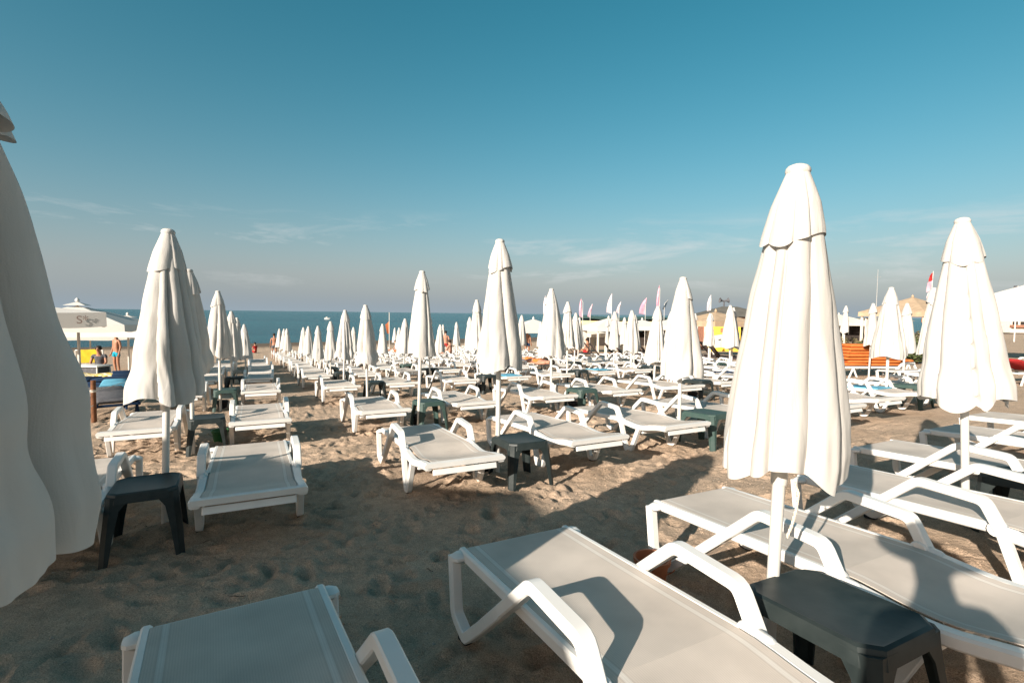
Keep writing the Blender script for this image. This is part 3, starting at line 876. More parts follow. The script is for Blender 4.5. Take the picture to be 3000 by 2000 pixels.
P(-.60, 4.45, 2.15, 'closed white parasol left of the sand aisle, bunched at its hem', lean=(2, 0), yaw=1.7, canopy=C_LEFT)
P(2.10, 4.46, 2.27, 'tall closed white parasol in the centre with its pole behind a table', yaw=3.4, canopy=C_MID)
P(4.75, 4.77, 2.05, 'closed white parasol just left of the largest parasol', yaw=.3, canopy=CANOPIES[3])
P(9.95, 5.10, 2.11, 'closed white parasol in the gap between the two large right parasols')
P(11.3, 5.08, 2.14, 'closed off-white parasol with a knob top beside the far right parasol', sc=.72)

# tie cord hanging from the big parasol
def cord(parent):
    mb = MB()
    pts = [(.045, -.030, .80), (.06, -.036, .76), (.055, -.035, .70), (.045, -.032, .64), (.030, -.030, .59)]
    for i in range(26):
        t = i / 25 * 4; k = min(3, int(t)); u = t - k
        a, b = Vector(pts[k]), Vector(pts[k + 1]); c = a.lerp(b, u)
        rot = Matrix.Rotation(i * math.pi / 2, 3, 'Z')
        mb.box(c, (.012, .005, .016), rot, .002)
    mb.build('tie_cord', M_ROPE, parent)
cord(big)

TN = 'side tables in the front rows'
table(1.83, 1.05, 'dark', 'dark green black plastic table in the foreground by the largest parasol', 0, TN)
table(4.55, 1.40, 'dark', 'dark plastic table under the parasol near the right frame edge', 4, TN)
table(-.66, 4.15, 'dark', 'black plastic table with sun dusted top at the left parasol pole', 3, TN)
table(2.22, 4.22, 'dark', 'grey topped dark table by the central parasol pole', -2, TN)
table(4.95, 4.50, 'green', 'green plastic table left of the largest parasol canopy', 3, TN)
table(10.45, 4.95, 'green', 'green plastic table between the two large right parasols', 0, TN)
M_TERRA = mat('terracotta_plastic', (0.36, 0.125, 0.055), 0.6, 0.3, noise=.3, nscale=9)
M_LIME = mat('bright_green_plastic', (0.02, 0.11, 0.03), 0.5, 0.4)
bucket(1.96, 2.14, M_TERRA, 'terracotta orange bucket on the sand between the two front loungers', .16, .07, .095)
bucket(-.42, 7.95, M_LIME, 'bright green bucket under the black table in the left column', .17)
bucket(2.05, 4.72, M_BLACK, 'black bucket behind the table at the central parasol', .17)

# ------------------------------------------------------------------ further rows
rows = [  # row, foot "al", [(column, parasol lat, parasol al, height, left lounger lat, right lounger lat)]
    (2, 7.0, [(0, -.68, 7.30, 2.20, -1.22, .06), (1, 2.14, 7.28, 2.31, 1.62, 2.98), (2, 4.95, 8.20, 2.21, 4.45, 5.92), (3, 7.92, 8.75, 1.96, 7.42, 8.75), (4, 10.0, 10.5, 1.95, 10.2, 11.5)]),
    (3, 10.9, [(0, -.58, 11.2, 2.27, -1.2, .10), (1, 2.12, 10.95, 2.03, 1.64, 2.96), (2, 4.95, 11.7, 2.24, 4.36, 5.75), (3, 7.68, 11.9, 2.25, 7.1, 8.5), (4, 10.05, 12.1, 2.05, 9.75, 11.1), (5, 12.5, 10.6, 2.15, 12.6, 13.9)]),
    (4, 14.5, [(0, -.52, 14.9, 2.06, -1.15, .16), (1, 2.05, 13.7, 2.06, 1.5, 2.8), (2, 4.70, 14.8, 2.02, 4.1, 5.4), (3, 7.4, 15.2, 2.05, 6.8, 8.1), (4, 9.9, 14.9, 2.10, 9.4, 10.7), (5, 12.6, 15.0, 2.05, 12.0, 13.3), (6, 15.55, 14.2, 2.1, 14.9, 16.2)]),
    (5, 17.2, [(0, -.5, 18.2, 2.02, -1.1, .2), (1, 2.2, 17.4, 1.88, 1.55, 2.85), (2, 4.75, 18.0, 2.0, 4.1, 5.4), (3, 7.4, 18.3, 2.07, 6.8, 8.1), (4, 9.8, 18.75, 2.18, 9.3, 10.6), (5, 12.4, 18.4, 2.08, 11.8, 13.1), (6, 15.0, 18.6, 2.1, 14.4, 15.7)]),
    (6, 19.8, [(0, -.26, 20.6, 1.87, -1.0, .22), (1, 2.15, 20.4, 1.80, 1.6, 2.9), (2, 4.8, 21.4, 1.90, 4.15, 5.45), (3, 7.25, 21.5, 1.87, 6.75, 8.05), (4, 9.85, 21.8, 2.05, 9.2, 10.5), (5, 12.5, 21.8, 2.0, 11.9, 13.2)]),
]
for row, foot, items in rows:
    for c, pl, pa, H, l1, l2 in items:
        small = row >= 5
        rn, cn = ORD[row], ORD[c]
        for side, l in (('left', l1), ('right', l2)):
            skew = .035 * (l - 1.0)
            lounger(l + RNG.uniform(-.03, .03), foot + HEAD + skew + RNG.uniform(-.08, .08),
                    'white sun lounger %s of its parasol, %s row back, %s parasol column from left' % (side, rn, cn), small=small)
        parasol(pl, pa, H, 'closed white parasol, %s row back, %s column from the left' % (rn, cn),
                lean=(RNG.uniform(-1.6, 1.6), RNG.uniform(-1.2, 1.2)), far=row >= 5, sc=RNG.uniform(.82, .97))
        if row <= 5:
            kind = RNG.choice(['dark', 'dark', 'green']) if (row, c) != (2, 2) else 'green'
            mid = (l1 + l2) / 2
            table(mid + .05, foot + .40 + .035 * mid + RNG.uniform(-.05, .05), kind,
                  '%s plastic table, %s row back, %s parasol column from the left' % ('dark' if kind == 'dark' else 'green', rn, cn), RNG.uniform(-5, 5))
        if row <= 3 and RNG.random() < .6:
            mid = (l1 + l2) / 2
            bucket(mid - .02, foot + .75, M_BLACK, 'black bucket under the table, %s row back, %s column from left' % (rn, cn), .18)
for row in range(7, 16):
    foot = 19.8 + 2.35 * (row - 6)
    for c in range(6 if row < 9 else 7):
        pl = -.4 + 2.63 * c + RNG.uniform(-.1, .1)
        for s in (-.64, .64):
            if c == 0 and row > 9: continue
            lounger(pl + s, foot + HEAD + RNG.uniform(-.15, .15), 'far white lounger %s of a parasol column, column %s from left, row %s from front' % ('left' if s < 0 else 'right', ORD[c], ORD[row]), 'far loungers near the waterline', small=True)
FAR_P = [(2.15, 23.9, 1.86), (2.22, 27.0, 1.88), (1.70, 31.0, 1.89), (1.62, 33.2, 1.92), (1.55, 37.6, 2.0), (4.45, 26.2, 1.86), (4.7, 31.5, 1.9), (7.6, 29.6, 1.89),
         (9.6, 25.6, 2.09), (10.3, 27.4, 2.05), (10.4, 42.0, 2.1), (12.46, 36.1, 2.22), (7.4, 25.0, 1.9), (-.3, 24.2, 1.88), (12.3, 30.0, 2.0), (14.6, 33, 2.05), (13.0, 26.0, 2.0)]
FARO = {q: ORD[i] for i, q in enumerate(sorted([(p[0], p[1]) for p in FAR_P], key=lambda q: W(*q).x / W(*q).y))}
for lat, al, H in FAR_P:
    parasol(lat, al, H, 'small far closed white parasol near the waterline, %s counted from the left' % FARO[(lat, al)], 'far parasols near the waterline', lean=(RNG.uniform(-1.5, 1.5), RNG.uniform(-1, 1)), far=True, sc=RNG.uniform(.88, 1.0))

# ------------------------------------------------------------------ open market parasols
def market_parasol(loc, half, H, label, n=4, yaw=0.0, rise=None, val=.22, m=None, group=None, letter=None, vent=0.12, pole_r=.035, sc=1.0, lettered=True):
    """canopy with n straight sides, rim at height H above the ground"""
    m = m or M_TENT
    rise = rise if rise is not None else half * .30
    r = empty('open_parasol', loc, rotz(yaw), label, 'parasol', group)
    R = half / math.cos(math.pi / n)
    def pt(k, rr, z): a = 2 * math.pi * (k + .5) / n; return Vector((rr * math.cos(a), rr * math.sin(a), z))
    rv = vent * R
    mb = MB(); sub = 5
    for k in range(n):
        A0, B0 = pt(k, 1, 0), pt(k + 1, 1, 0)
        grid = []
        for i in range(sub + 1):
            t = i / sub; rr = rv + (R - rv) * t; z = H + rise * (1 - vent) * (1 - t)
            for j in range(sub + 1):
                u = j / sub; p = A0.lerp(B0, u) * rr
                sag = .05 * half * math.sin(math.pi * u) * t * .35
                grid.append((p.x, p.y, z - sag))
        f = [(i * (sub + 1) + j, (i + 1) * (sub + 1) + j, (i + 1) * (sub + 1) + j + 1, i * (sub + 1) + j + 1) for i in range(sub) for j in range(sub)]
        mb.add(grid, f)
    c = mb.build('canopy', m, r, 25)
    mb = MB()
    for k in range(n):
        A0, B0 = pt(k, R, 0), pt(k + 1, R, 0); pts = []
        for j in range(sub * 2 + 1):
            u = j / (sub * 2); p = A0.lerp(B0, u); sag = .05 * half * math.sin(math.pi * u) * .35
            pts += [(p.x, p.y, H - sag), (p.x * 1.004, p.y * 1.004, H - val - .02 * math.sin(3 * math.pi * u) - sag)]
        mb.add(pts, [(2 * j, 2 * j + 1, 2 * j + 3, 2 * j + 2) for j in range(sub * 2)])
    v = mb.build('valance', m, c, 25)
    mb = MB(); vr = rv * 1.45                                    # raised vent cap
    z0 = H + rise * (1 - vent) + .05
    vv = [pt(k, vr, z0) for k in range(n)] + [Vector((0, 0, z0 + rise * .20))]
    mb.add(vv, [(k, (k + 1) % n, n) for k in range(n)]); mb.build('vent_cap', m, c, 0)
    for k in range(n):
        MB().tube([pt(k, .03, H + rise * .92), pt(k, R * .99, H - .012)], .011, 6).build('rib', M_POLE, r)
    MB().lathe([(pole_r, -.1), (pole_r, H + rise + .02)], 12).build('pole', M_POLE, r)
    MB().lathe([(.02, 0), (.05, .02), (.055, .06), (.03, .10), (.0, .12)], 12, (0, 0, z0 + rise * .20 - .01)).build('finial', M_POLE, r)
    MB().box((0, 0, .03), (.5, .5, .10), None, .02).build('base', mat('grey_concrete', (0.30, 0.29, 0.27), .9, noise=.3), r)
    return r, v

# the parasol behind the viewpoint whose octagonal shade falls over the front left of the sand
SHX = 1 / math.tan(SUN_EL)
_sl, _sa = SHX * (math.sin(SUN_AZ) * LATV.x + math.cos(SUN_AZ) * LATV.y), SHX * (math.sin(SUN_AZ) * ALV.x + math.cos(SUN_AZ) * ALV.y)
PZ = 2.55
market_parasol(W(-.53 - PZ * _sl, 2.75 - PZ * _sa), 2.30, PZ, 'large open octagonal parasol behind the viewpoint, shading the front left sand', n=8,
               yaw=math.atan2(LATV.y, LATV.x), rise=.55, val=.16, vent=.14)

# ------------------------------------------------------------------ people
M_SKIN = mat('tanned_skin', (0.36, 0.17, 0.10), 0.55, 0.35, noise=.25, nscale=8)
M_SKIN2 = mat('reddish_skin', (0.48, 0.24, 0.16), 0.55, 0.35, noise=.25, nscale=8)
M_HAIR = mat('dark_hair', (0.02, 0.014, 0.010), 0.6, 0.3)
M_TURQ = mat('turquoise_cloth', (0.01, 0.30, 0.42), 0.85, 0.1, noise=.3, nscale=14)
M_GREYC = mat('grey_cloth', (0.12, 0.12, 0.13), 0.9, 0.1, noise=.4, nscale=14)
M_REDC = mat('red_cloth', (0.40, 0.03, 0.03), 0.85, 0.1, noise=.3)
M_ORANGE = mat('orange_cushion', (0.56, 0.17, 0.045), 0.85, 0.1, noise=.25, nscale=6)
M_BLUEC = mat('navy_cushion', (0.012, 0.035, 0.085), 0.8, 0.15, noise=.4)
M_SKYC = mat('light_blue_cloth', (0.12, 0.36, 0.50), 0.85, 0.1, noise=.25)
M_TAN = mat('tan_roof_cloth', (0.46, 0.34, 0.23), 0.9, 0.1, noise=.3, nscale=3)

def skin_mesh(name, verts, edges, radii, m, parent, root=0, sub=1):
    me = bpy.data.meshes.new(name); me.from_pydata([tuple(v) for v in verts], edges, [])
    me.materials.append(m)
    o = link(name, me, parent)
    mod = o.modifiers.new('skin', 'SKIN')
    for i, r in enumerate(radii):
        r = r if hasattr(r, '__len__') else (r, r)
        me.skin_vertices[0].data[i].radius = r
        me.skin_vertices[0].data[i].use_root = (i == root)
    mod.use_smooth_shade = True
    o.modifiers.new('subd', 'SUBSURF').levels = sub
    o.modifiers['subd'].render_levels = sub
    return o

STAND = dict(pel=(0, 0, .93), wai=(0, .01, 1.07), che=(0, .0, 1.28), nec=(0, -.01, 1.46), hea=(0, .01, 1.56), fac=(0, .03, 1.63), top=(0, .0, 1.72),
             sh=(.17, -.01, 1.40), el=(.23, -.03, 1.12), wr=(.24, .05, .88), hip=(.095, 0, .88), kn=(.11, .02, .49), an=(.11, -.03, .08), toe=(.12, .13, .03))
def person(loc, yaw, label, pose=None, skin=None, shorts=None, top=None, hair=True, scale=1.0, rot=None):
    skin = skin or M_SKIN
    J = dict(STAND)
    if pose: J.update(pose)
    r = empty('person', loc, (rot if rot is not None else rotz(yaw)) * scale if False else (rot if rot is not None else rotz(yaw)), label, 'person')
    r.scale = (scale,) * 3
    def g(k, s): 
        p = J.get(k + ('_r' if s > 0 else '_l'), J[k] if k in J else None)
        return Vector((p[0] * s if (k + '_l') not in J and (k + '_r') not in J else p[0], p[1], p[2]))
    V, E, Rd = [], [], []
    def add(p, rad, par=None):
        V.append(Vector(p)); Rd.append(rad); i = len(V) - 1
        if par is not None: E.append((par, i))
        return i
    pel = add(J['pel'], (.135, .10)); wai = add(J['wai'], (.125, .09), pel); che = add(J['che'], (.15, .105), wai)
    nec = add(J['nec'], .055, che); hea = add(J['hea'], .070, nec); fac = add(J['fac'], (.082, .095), hea); tp = add(J['top'], .045, fac)
    fd = Vector(J.get('look', (0, 1, 0)))
    add(Vector(J['fac']) + fd * .105 + Vector((0, 0, -.01)), .014, fac)
    for s in (-1, 1):
        sh = add(g('sh', s), .058, che); el = add(g('el', s), .042, sh); wr = add(g('wr', s), .028, el)
        d = (g('wr', s) - g('el', s)).normalized(); side = d.orthogonal().normalized()
        pm = add(g('wr', s) + d * .075, (.034, .018), wr)
        for q, ln in ((-.026, .075), (-.009, .09), (.009, .085), (.026, .065)):
            a = add(V[pm] + d * .035 + side * q, .009, pm); b = add(V[a] + d * ln * .5 + Vector((0, .008, 0)), .0085, a); add(V[b] + d * ln * .35 + Vector((0, .016, 0)), .007, b)
        a = add(V[wr] + d * .03 + side * .035, .011, wr); add(V[a] + d * .045 + side * .018, .009, a)
        hp = add(g('hip', s), .088, pel); kn = add(g('kn', s), .058, hp)
        mid = add(g('kn', s).lerp(g('an', s), .35), .056, kn); an = add(g('an', s), .036, mid); add(g('toe', s), (.040, .022), an)
    skin_mesh('body', V, E, Rd, skin, r)
    if hair:
        h = Vector(J['fac']); t = Vector(J['top'])
        u = (t - h).normalized()
        MB().lathe([(.088, -.03), (.097, .02), (.092, .06), (.066, .095), (.0, .112)], 14).build('hair', M_HAIR, r, 180,
            Matrix.Translation(h - fd * .022) @ u.to_track_quat('Z', 'Y').to_matrix().to_4x4())
    if shorts:
        P0 = Vector(J['pel']); vs = [P0 + Vector((0, 0, .07)), P0]; es = [(0, 1)]; rr = [(.142, .108), (.150, .118)]
        for s in (-1, 1):
            vs += [g('hip', s), g('hip', s).lerp(g('kn', s), .55)]; es += [(1, len(vs) - 2), (len(vs) - 2, len(vs) - 1)]; rr += [.100, .094]
        skin_mesh('shorts', vs, es, rr, shorts, r)
    if top:
        vs = [Vector(J['pel']) + Vector((0, 0, .05)), Vector(J['wai']), Vector(J['che']), Vector(J['nec']) * .9 + Vector(J['che']) * .1]; es = [(0, 1), (1, 2), (2, 3)]; rr = [(.142, .108), (.135, .10), (.162, .118), .062]
        for s in (-1, 1):
            vs += [g('sh', s), g('sh', s).lerp(g('el', s), .5)]; es += [(2, len(vs) - 2), (len(vs) - 2, len(vs) - 1)]; rr += [.068, .056]
        skin_mesh('shirt', vs, es, rr, top, r)
    return r
SIT = dict(pel=(0, 0, .12), wai=(0, -.03, .26), che=(0, -.02, .47), nec=(0, .0, .65), hea=(0, .03, .74), fac=(0, .06, .81), top=(0, .03, .90), sh=(.17, -.01, .59), el=(.22, .08, .34), wr=(.16, .28, .22),
           hip=(.095, .03, .10), kn=(.13, .42, .24), an=(.12, .72, .08), toe=(.12, .86, .12))
LIE = dict(pel=(0, 0, .10), wai=(0, -.15, .10), che=(0, -.36, .12), nec=(0, -.54, .12), hea=(0, -.64, .14), fac=(0, -.71, .16), top=(0, -.80, .15), look=(0, 0, 1), sh=(.17, -.48, .11), el=(.24, -.22, .08), wr=(.25, .02, .07),
           hip=(.09, .05, .10), kn=(.11, .44, .14), an=(.11, .84, .06), toe=(.12, .92, .12))
PHOTO = dict(el_l=(-.21, .07, 1.18), el_r=(.21, .07, 1.18), wr_l=(-.07, .16, 1.36), wr_r=(.07, .16, 1.36), fac=(0, .04, 1.61), top=(0, .02, 1.72))
ph_ = person(W(-.34, -.28), 0.0, 'person in grey shirt and straw hat standing behind the viewpoint', None, shorts=M_BLUEC, top=M_GREYC)
MB().lathe([(.205, -.012), (.21, 0), (.115, .012), (.105, .085), (.06, .11), (0, .115)], 24).build('hat', M_TAN, ph_, 40, Matrix.Translation((0, .01, 1.67)))  # hat added out of view to give this person's shadow a rounder outline
person(col(338, 21.7), RAD(160), 'person in turquoise swim shorts standing under the white market parasols', dict(kn_l=(-.10, -.04, .49), an_l=(-.09, -.16, .10), toe_l=(-.10, -.02, .03)) and None, shorts=M_TURQ)
person(col(287, 17.5, .30), RAD(200), 'person with dark hair in grey shirt seated below the yellow towel', SIT, top=M_GREYC, shorts=M_REDC)
person(col(802, 36.0), RAD(20), 'tanned person standing among the last loungers by the waterline', None, shorts=M_GREYC)
person(col(746, 44.0), RAD(70), 'person with red cloth sitting low near the waterline at left', SIT, shorts=M_REDC, top=M_REDC)
for i, (px, D, yaw, lab, pose, sk, sh) in enumerate((
        (1560, 19.0, 40, 'reddish person reclining on a lounger left of the slim pair of parasols', LIE, M_SKIN2, M_ORANGE),
        (1583, 17.5, 30, 'person with orange swimwear reclining between two central right parasols', LIE, M_SKIN2, M_ORANGE),
        (1318, 30.0, 60, 'reddish person sitting among far loungers left of the central parasol', SIT, M_SKIN2, M_GREYC),
        (1305, 33.0, 10, 'pale person standing beyond the far loungers left of the central parasol', None, M_SKIN2, M_REDC),
        (1160, 36.0, 90, 'tanned person sitting under the red flag by the water', SIT, M_SKIN, M_ORANGE),
        (1545, 32.0, -30, 'person standing in front of the white pavilion by the water', None, M_SKIN, M_BLUEC),
        (1722, 30.0, 60, 'person sitting in the shade of the beach bar', SIT, M_SKIN, M_REDC))):
    person(col(px, D, .37 if pose is LIE else (.25 if pose is SIT else 0)), RAD(yaw), lab, pose, sk, sh)

# ------------------------------------------------------------------ sector at the far left: market parasols, cushions, rope fence
LG = 'white market parasols in the left sector'
pk, val1 = market_parasol(col(25, 10.0), 1.34, 1.98, 'nearest open white market parasol with lettered valance, behind the left edge parasol', yaw=RAD(45), val=.27, group=LG, rise=.16)
market_parasol(col(228, 14.0), 1.42, 1.86, 'open white market parasol with round finial, second from the left edge', yaw=RAD(22), val=.17, group=LG, rise=.50)
market_parasol(col(374, 20.0), 1.6, 1.86, 'open white market parasol touching the left parasol canopy, finial against the sea', yaw=RAD(12), val=.26, group=LG, rise=.42)
market_parasol(col(262, 24.0), 1.9, 1.86, 'farthest open white market parasol behind the turquoise shorts', yaw=RAD(25), val=.34, group=LG, rise=.30)
def letters(text, parent, m, size, m_name, yaw_m):
    cu = bpy.data.curves.new('lettering', 'FONT'); cu.body = text; cu.size = size; cu.extrude = .002; cu.align_x = 'CENTER'; cu.align_y = 'CENTER'
    cu.materials.append(m)
    tmp = bpy.data.objects.new('tmp', cu); me = bpy.data.meshes.new_from_object(tmp); bpy.data.objects.remove(tmp)
    o = link('lettering', me, parent, yaw_m)
    return o
M_INK = mat('faded_brown_print', (0.28, 0.20, 0.17), .8)
for k, x in ((2, .98),):
    a = 2 * math.pi * (k + 1) / 4
    n = Vector((math.cos(a), math.sin(a), 0)); t = Vector((-math.sin(a), math.cos(a), 0))
    mm = Matrix((t, Vector((0, 0, 1)), n)).transposed().to_4x4(); mm.translation = n * 1.362 + t * x + Vector((0, 0, 1.83))
    letters('S*', val1, M_INK, .21, 'lettering', mm)

def cushion_lounger(loc, yaw, m_cush, label, group=None, back=0.0, slats=0, frame=None):
    r = empty('sun_lounger', loc, rotz(yaw), label, 'sun lounger', group)
    f = frame or M_WHITE
    mb = MB()
    for s in (-1, 1):
        mb.box((0, s * .30, .30), (1.9, .05, .06), None, .01)
    for x in (-.9, 0, .9): mb.box((x, 0, .295), (.05, .60, .04), None, .008)
    mb.build('frame', f, r)
    for x in (-.7, .7):
        for s in (-1, 1):
            for q in (-1, 1):
                MB().sweep([(x, .28), (x + q * .14, -.03)], .04, .045, .008, s * .30).build('leg', f, r)
    if slats:
        for i in range(slats):
            x = -.93 + 1.86 * (i + .5) / slats
            MB().box((x, 0, .375), (1.86 / slats * .86, .62, .085), None, .03).build('cushion', m_cush, r)
    else:
        rot = Matrix.Rotation(RAD(back), 3, 'Y')
        MB().box((.38, 0, .375), (1.10, .60, .085), None, .035).build('seat_cushion', m_cush, r)
        MB().box(Vector((-.18, 0, .36)) + rot @ Vector((-.38, 0, .02)), (.76, .60, .085), rot, .035).build('back_cushion', m_cush, r)
    return r
yl = math.atan2(-ALV.y, -ALV.x)
cushion_lounger(col(335, 11.6), yl + .15, M_SKYC, 'lounger with light blue towel top behind the rope fence at left', back=0, frame=M_BLUEC)
cushion_lounger(col(300, 13.4), yl + 1.2, M_BLUEC, 'lounger with navy cushions beyond the light blue one at left', back=0, frame=M_BLUEC)
cushion_lounger(col(360, 15.0), yl + .2, M_BLUEC, 'navy cushioned lounger just left of the left parasol canopy', back=0, frame=M_BLUEC)
cushion_lounger(col(318, 9.6), yl + .3, M_GREYC, 'low grey lounger on the shaded sand beside the wooden post', back=0, frame=M_BLUEC)

def checker_material():
    m = bpy.data.materials.new('yellow_checked_cloth'); m.use_nodes = True
    N, L = m.node_tree.nodes, m.node_tree.links
    b = N['Principled BSDF']; b.inputs['Roughness'].default_value = .9
    tc = N.new('ShaderNodeTexCoord'); ck = N.new('ShaderNodeTexChecker'); ck.inputs['Scale'].default_value = 7.5
    ck.inputs[1].default_value = (0.62, 0.47, 0.10, 1); ck.inputs[2].default_value = (0.70, 0.65, 0.50, 1)
    ck2 = N.new('ShaderNodeTexChecker'); ck2.inputs['Scale'].default_value = 15; ck2.inputs[1].default_value = (1, 1, 1, 1); ck2.inputs[2].default_value = (0.25, 0.2, 0.1, 1)
    mx = N.new('ShaderNodeMix'); mx.data_type = 'RGBA'; mx.blend_type = 'MULTIPLY'; mx.inputs[0].default_value = .6
    L.new(tc.outputs['Object'], ck.inputs[0]); L.new(tc.outputs['Object'], ck2.inputs[0])
    L.new(ck.outputs[0], mx.inputs[6]); L.new(ck2.outputs[0], mx.inputs[7]); L.new(mx.outputs[2], b.inputs[0])
    return m
M_CHECK = checker_material()
r = empty('daybed', col(290, 15.2), rotz(RAD(8)), 'daybed draped with a yellow checked cloth behind the navy cushions', 'daybed')
MB().box((0, 0, .18), (1.25, .72, .30), None, .03).build('base', M_BLUEC, r)
MB().slab(list(np.linspace(-.66, .66, 16)), list(np.linspace(-.40, .40, 10)), lambda x, y: .40 + .03 * math.sin(5 * x) + .02 * math.cos(7 * y + 3 * x) - .16 * max(0, abs(y) - .3) * 5, .03).build('cloth', M_CHECK, r)

# folding rack with a yellow towel
r = empty('towel_rack', col(258, 18.0), rotz(RAD(5)), 'white rack with a mustard yellow towel hung on it under the parasols', 'towel rack')
for s in (-1, 1): MB().tube([(s * .45, 0, 0), (s * .45, 0, 1.05)], .022, 8).build('post', M_POLE, r)
MB().tube([(-.45, 0, 1.05), (.45, 0, 1.05)], .02, 8).build('rail', M_POLE, r)
MB().slab(list(np.linspace(-.28, .34, 10)), [-.02, .02], lambda x, y: 1.08 + .01 * math.sin(9 * x), .46).build('towel', mat('mustard_towel', (0.52, 0.37, 0.03), .9, .1, noise=.3), r)
r = empty('camp_table', col(262, 15.8), rotz(RAD(-6)), 'white rimmed camp table with dark sides behind the yellow checked daybed', 'table')
MB().box((0, 0, .62), (.95, .55, .05), None, .01).build('table_top', M_WHITE, r)
MB().box((0, .0, .42), (.82, .45, .32), None, .01).build('side_panel', M_GREYC, r)
for sx in (-1, 1):
    for sy in (-1, 1): MB().tube([(sx * .42, sy * .22, .6), (sx * .45, sy * .25, -.02)], .02, 8).build('leg', M_WHITE, r)

# rope fence: wooden posts linked by two ropes
fence = empty('rope_fence', W(-2.42, 10.8), None, 'wooden post fence with two sagging ropes along the left sector', 'fence')
pp = [(-2.40, 7.4), (-2.42, 10.84), (-2.45, 14.4), (-2.45, 18.0), (-2.4, 22.0)]
for la_, a_ in pp:
    d = W(la_, a_) - W(-2.42, 10.8)
    p_ = MB().tube([d + Vector((0, 0, -.1)), d + Vector((0, 0, .40)), d + Vector((.005, 0, .72))], [.040, .038, .036], 10).build('post', M_WOOD, fence)
    MB().lathe([(.043, .52), (.046, .54), (.043, .56)], 10, d).build('binding', M_ROPE, p_)
for z in (.30, .55):
    for (a, b) in zip(pp[:-1], pp[1:]):
        A0, B0 = W(*a) - W(-2.42, 10.8), W(*b) - W(-2.42, 10.8)
        MB().tube([A0.lerp(B0, t) + Vector((0, 0, z - .16 * t * (1 - t))) for t in np.linspace(0, 1, 9)], .006, 5).build('rope', M_ROPE, fence)

# ------------------------------------------------------------------ towels and bags lying on far loungers
for i, (lat, al, m, lab) in enumerate(((5.75, 11.6, M_SKYC, 'light blue towel on a lounger in the third row'), (8.8, 12.0, M_SKYC, 'pale blue towel on a lounger behind the pair of parasols'),
                                       (10.8, 9.2, M_BLUEC, 'dark blue bag on a lounger left of the largest parasol'), (9.75, 5.3, M_SKYC, 'blue towel on the lounger between the two right parasols'))):
    z = .36
    o = MB().slab(list(np.linspace(-.30, .30, 9)), list(np.linspace(-.22, .22, 7)), lambda x, y: z + .022 + .010 * math.sin(11 * x + i) * math.cos(9 * y), .02).build('towel', m)
    mm = SLOPE_M.to_4x4(); mm.translation = W(lat, al, .012); o.matrix_world = mm
    tag(o, lab, 'towel' if 'towel' in lab else 'bag')

# ------------------------------------------------------------------ right sector: orange cushions, brown recliners, slim parasols
OG = 'loungers with orange cushions at the right'
pile = col(2545, 15.6)
cushion_lounger(pile, RAD(6), M_ORANGE, 'white lounger carrying a pile of orange mattresses beside the largest parasol hem', OG, slats=0)
for i in range(6):
    o = MB().box((0, 0, 0), (1.78, .62, .092), None, .034).build('mattress', M_ORANGE)
    mm = rotz(RAD(6 + RNG.uniform(-3, 3))).to_4x4(); mm.translation = pile + Vector((RNG.uniform(-.10, .10) + .05 * (i % 2), RNG.uniform(-.03, .03), .466 + .093 * i)); o.matrix_world = mm
    tag(o, 'orange mattress, %s from the bottom of the pile at right' % ORD[i], 'mattress', 'piled orange mattresses')
cushion_lounger(col(2590, 17.4), RAD(10), M_ORANGE, 'lounger with ribbed orange cushion behind the mattress pile', OG, slats=9)
cushion_lounger(col(3022, 13.0), yl + 1.4, M_REDC, 'lounger with red cushion at the right frame edge', None, back=18)
for i, (px, D) in enumerate(((2700, 12.2), (2610, 13.0), (2900, 15.5), (2760, 15.0))):
    lounger(*LA((px - 1500) / F_PX * D, D), ['white lounger behind the knob topped parasol at right', 'white lounger in front of the orange cushions', 'white lounger far behind the parasol near the right edge', 'white lounger in the gap left of the right edge parasol'][i], 'right sector loungers', small=True, yaw=70)
# brown recliners with raised backs
def recliner(loc, yaw, m, label, group):
    r = empty('recliner', loc, rotz(yaw), label, 'recliner', group)
    rot = Matrix.Rotation(RAD(52), 3, 'Y')
    MB().box((.35, 0, .34), (1.1, .58, .05), None, .012).build('seat', m, r)
    MB().box(Vector((-.2, 0, .36)) + rot @ Vector((-.38, 0, 0)), (.78, .58, .05), rot, .012).build('backrest', m, r)
    for x in (-.15, .8):
        for s in (-1, 1): MB().tube([(x, s * .27, .34), (x + .05, s * .29, -.02)], .022, 8).build('leg', M_WHITE, r)
    return r
M_BROWN = mat('brown_mesh', (0.07, 0.05, 0.045), .8, .2, noise=.3)
for i, (px, D) in enumerate(((2045, 24), (2066, 22.5), (2100, 23), (2125, 21), (1832, 27), (1750, 26), (1893, 28), (1966, 27), (1712, 24), (1775, 22.5), (1812, 24.5), (1868, 24), (1908, 25.5), (1940, 23.5), (1985, 25), (1650, 27), (1690, 29), (1930, 29.5))):
    recliner(col(px, D), yl + RAD(60), M_BROWN, 'brown recliner with raised back, %s of the dark ones in front of the beach bars' % ORD[i], 'brown recliners at the beach bars')
slim = [(1585 + 193, 25.5, 2.05, .42), (1800, 17.0, 2.1, .75), (1853, 19.0, 2.1, .7), (2036, 22.5, 2.2, .5), (2082, 21.5, 2.15, .45), (2146, 15.5, 2.1, .8), (2473, 23.5, 2.5, .75), (2551, 15.0, 2.15, .75), (2652, 12.9, 2.03, .8)]
for i, (px, D, H, sc) in enumerate(slim):
    parasol(0, 0, H, 'slim closed parasol in the right sector, %s of nine from the left' % ORD[i], 'slim closed parasols of the right sector', far=True, loc=col(px, D), sc=sc, lean=(RNG.uniform(-1, 1), 0))
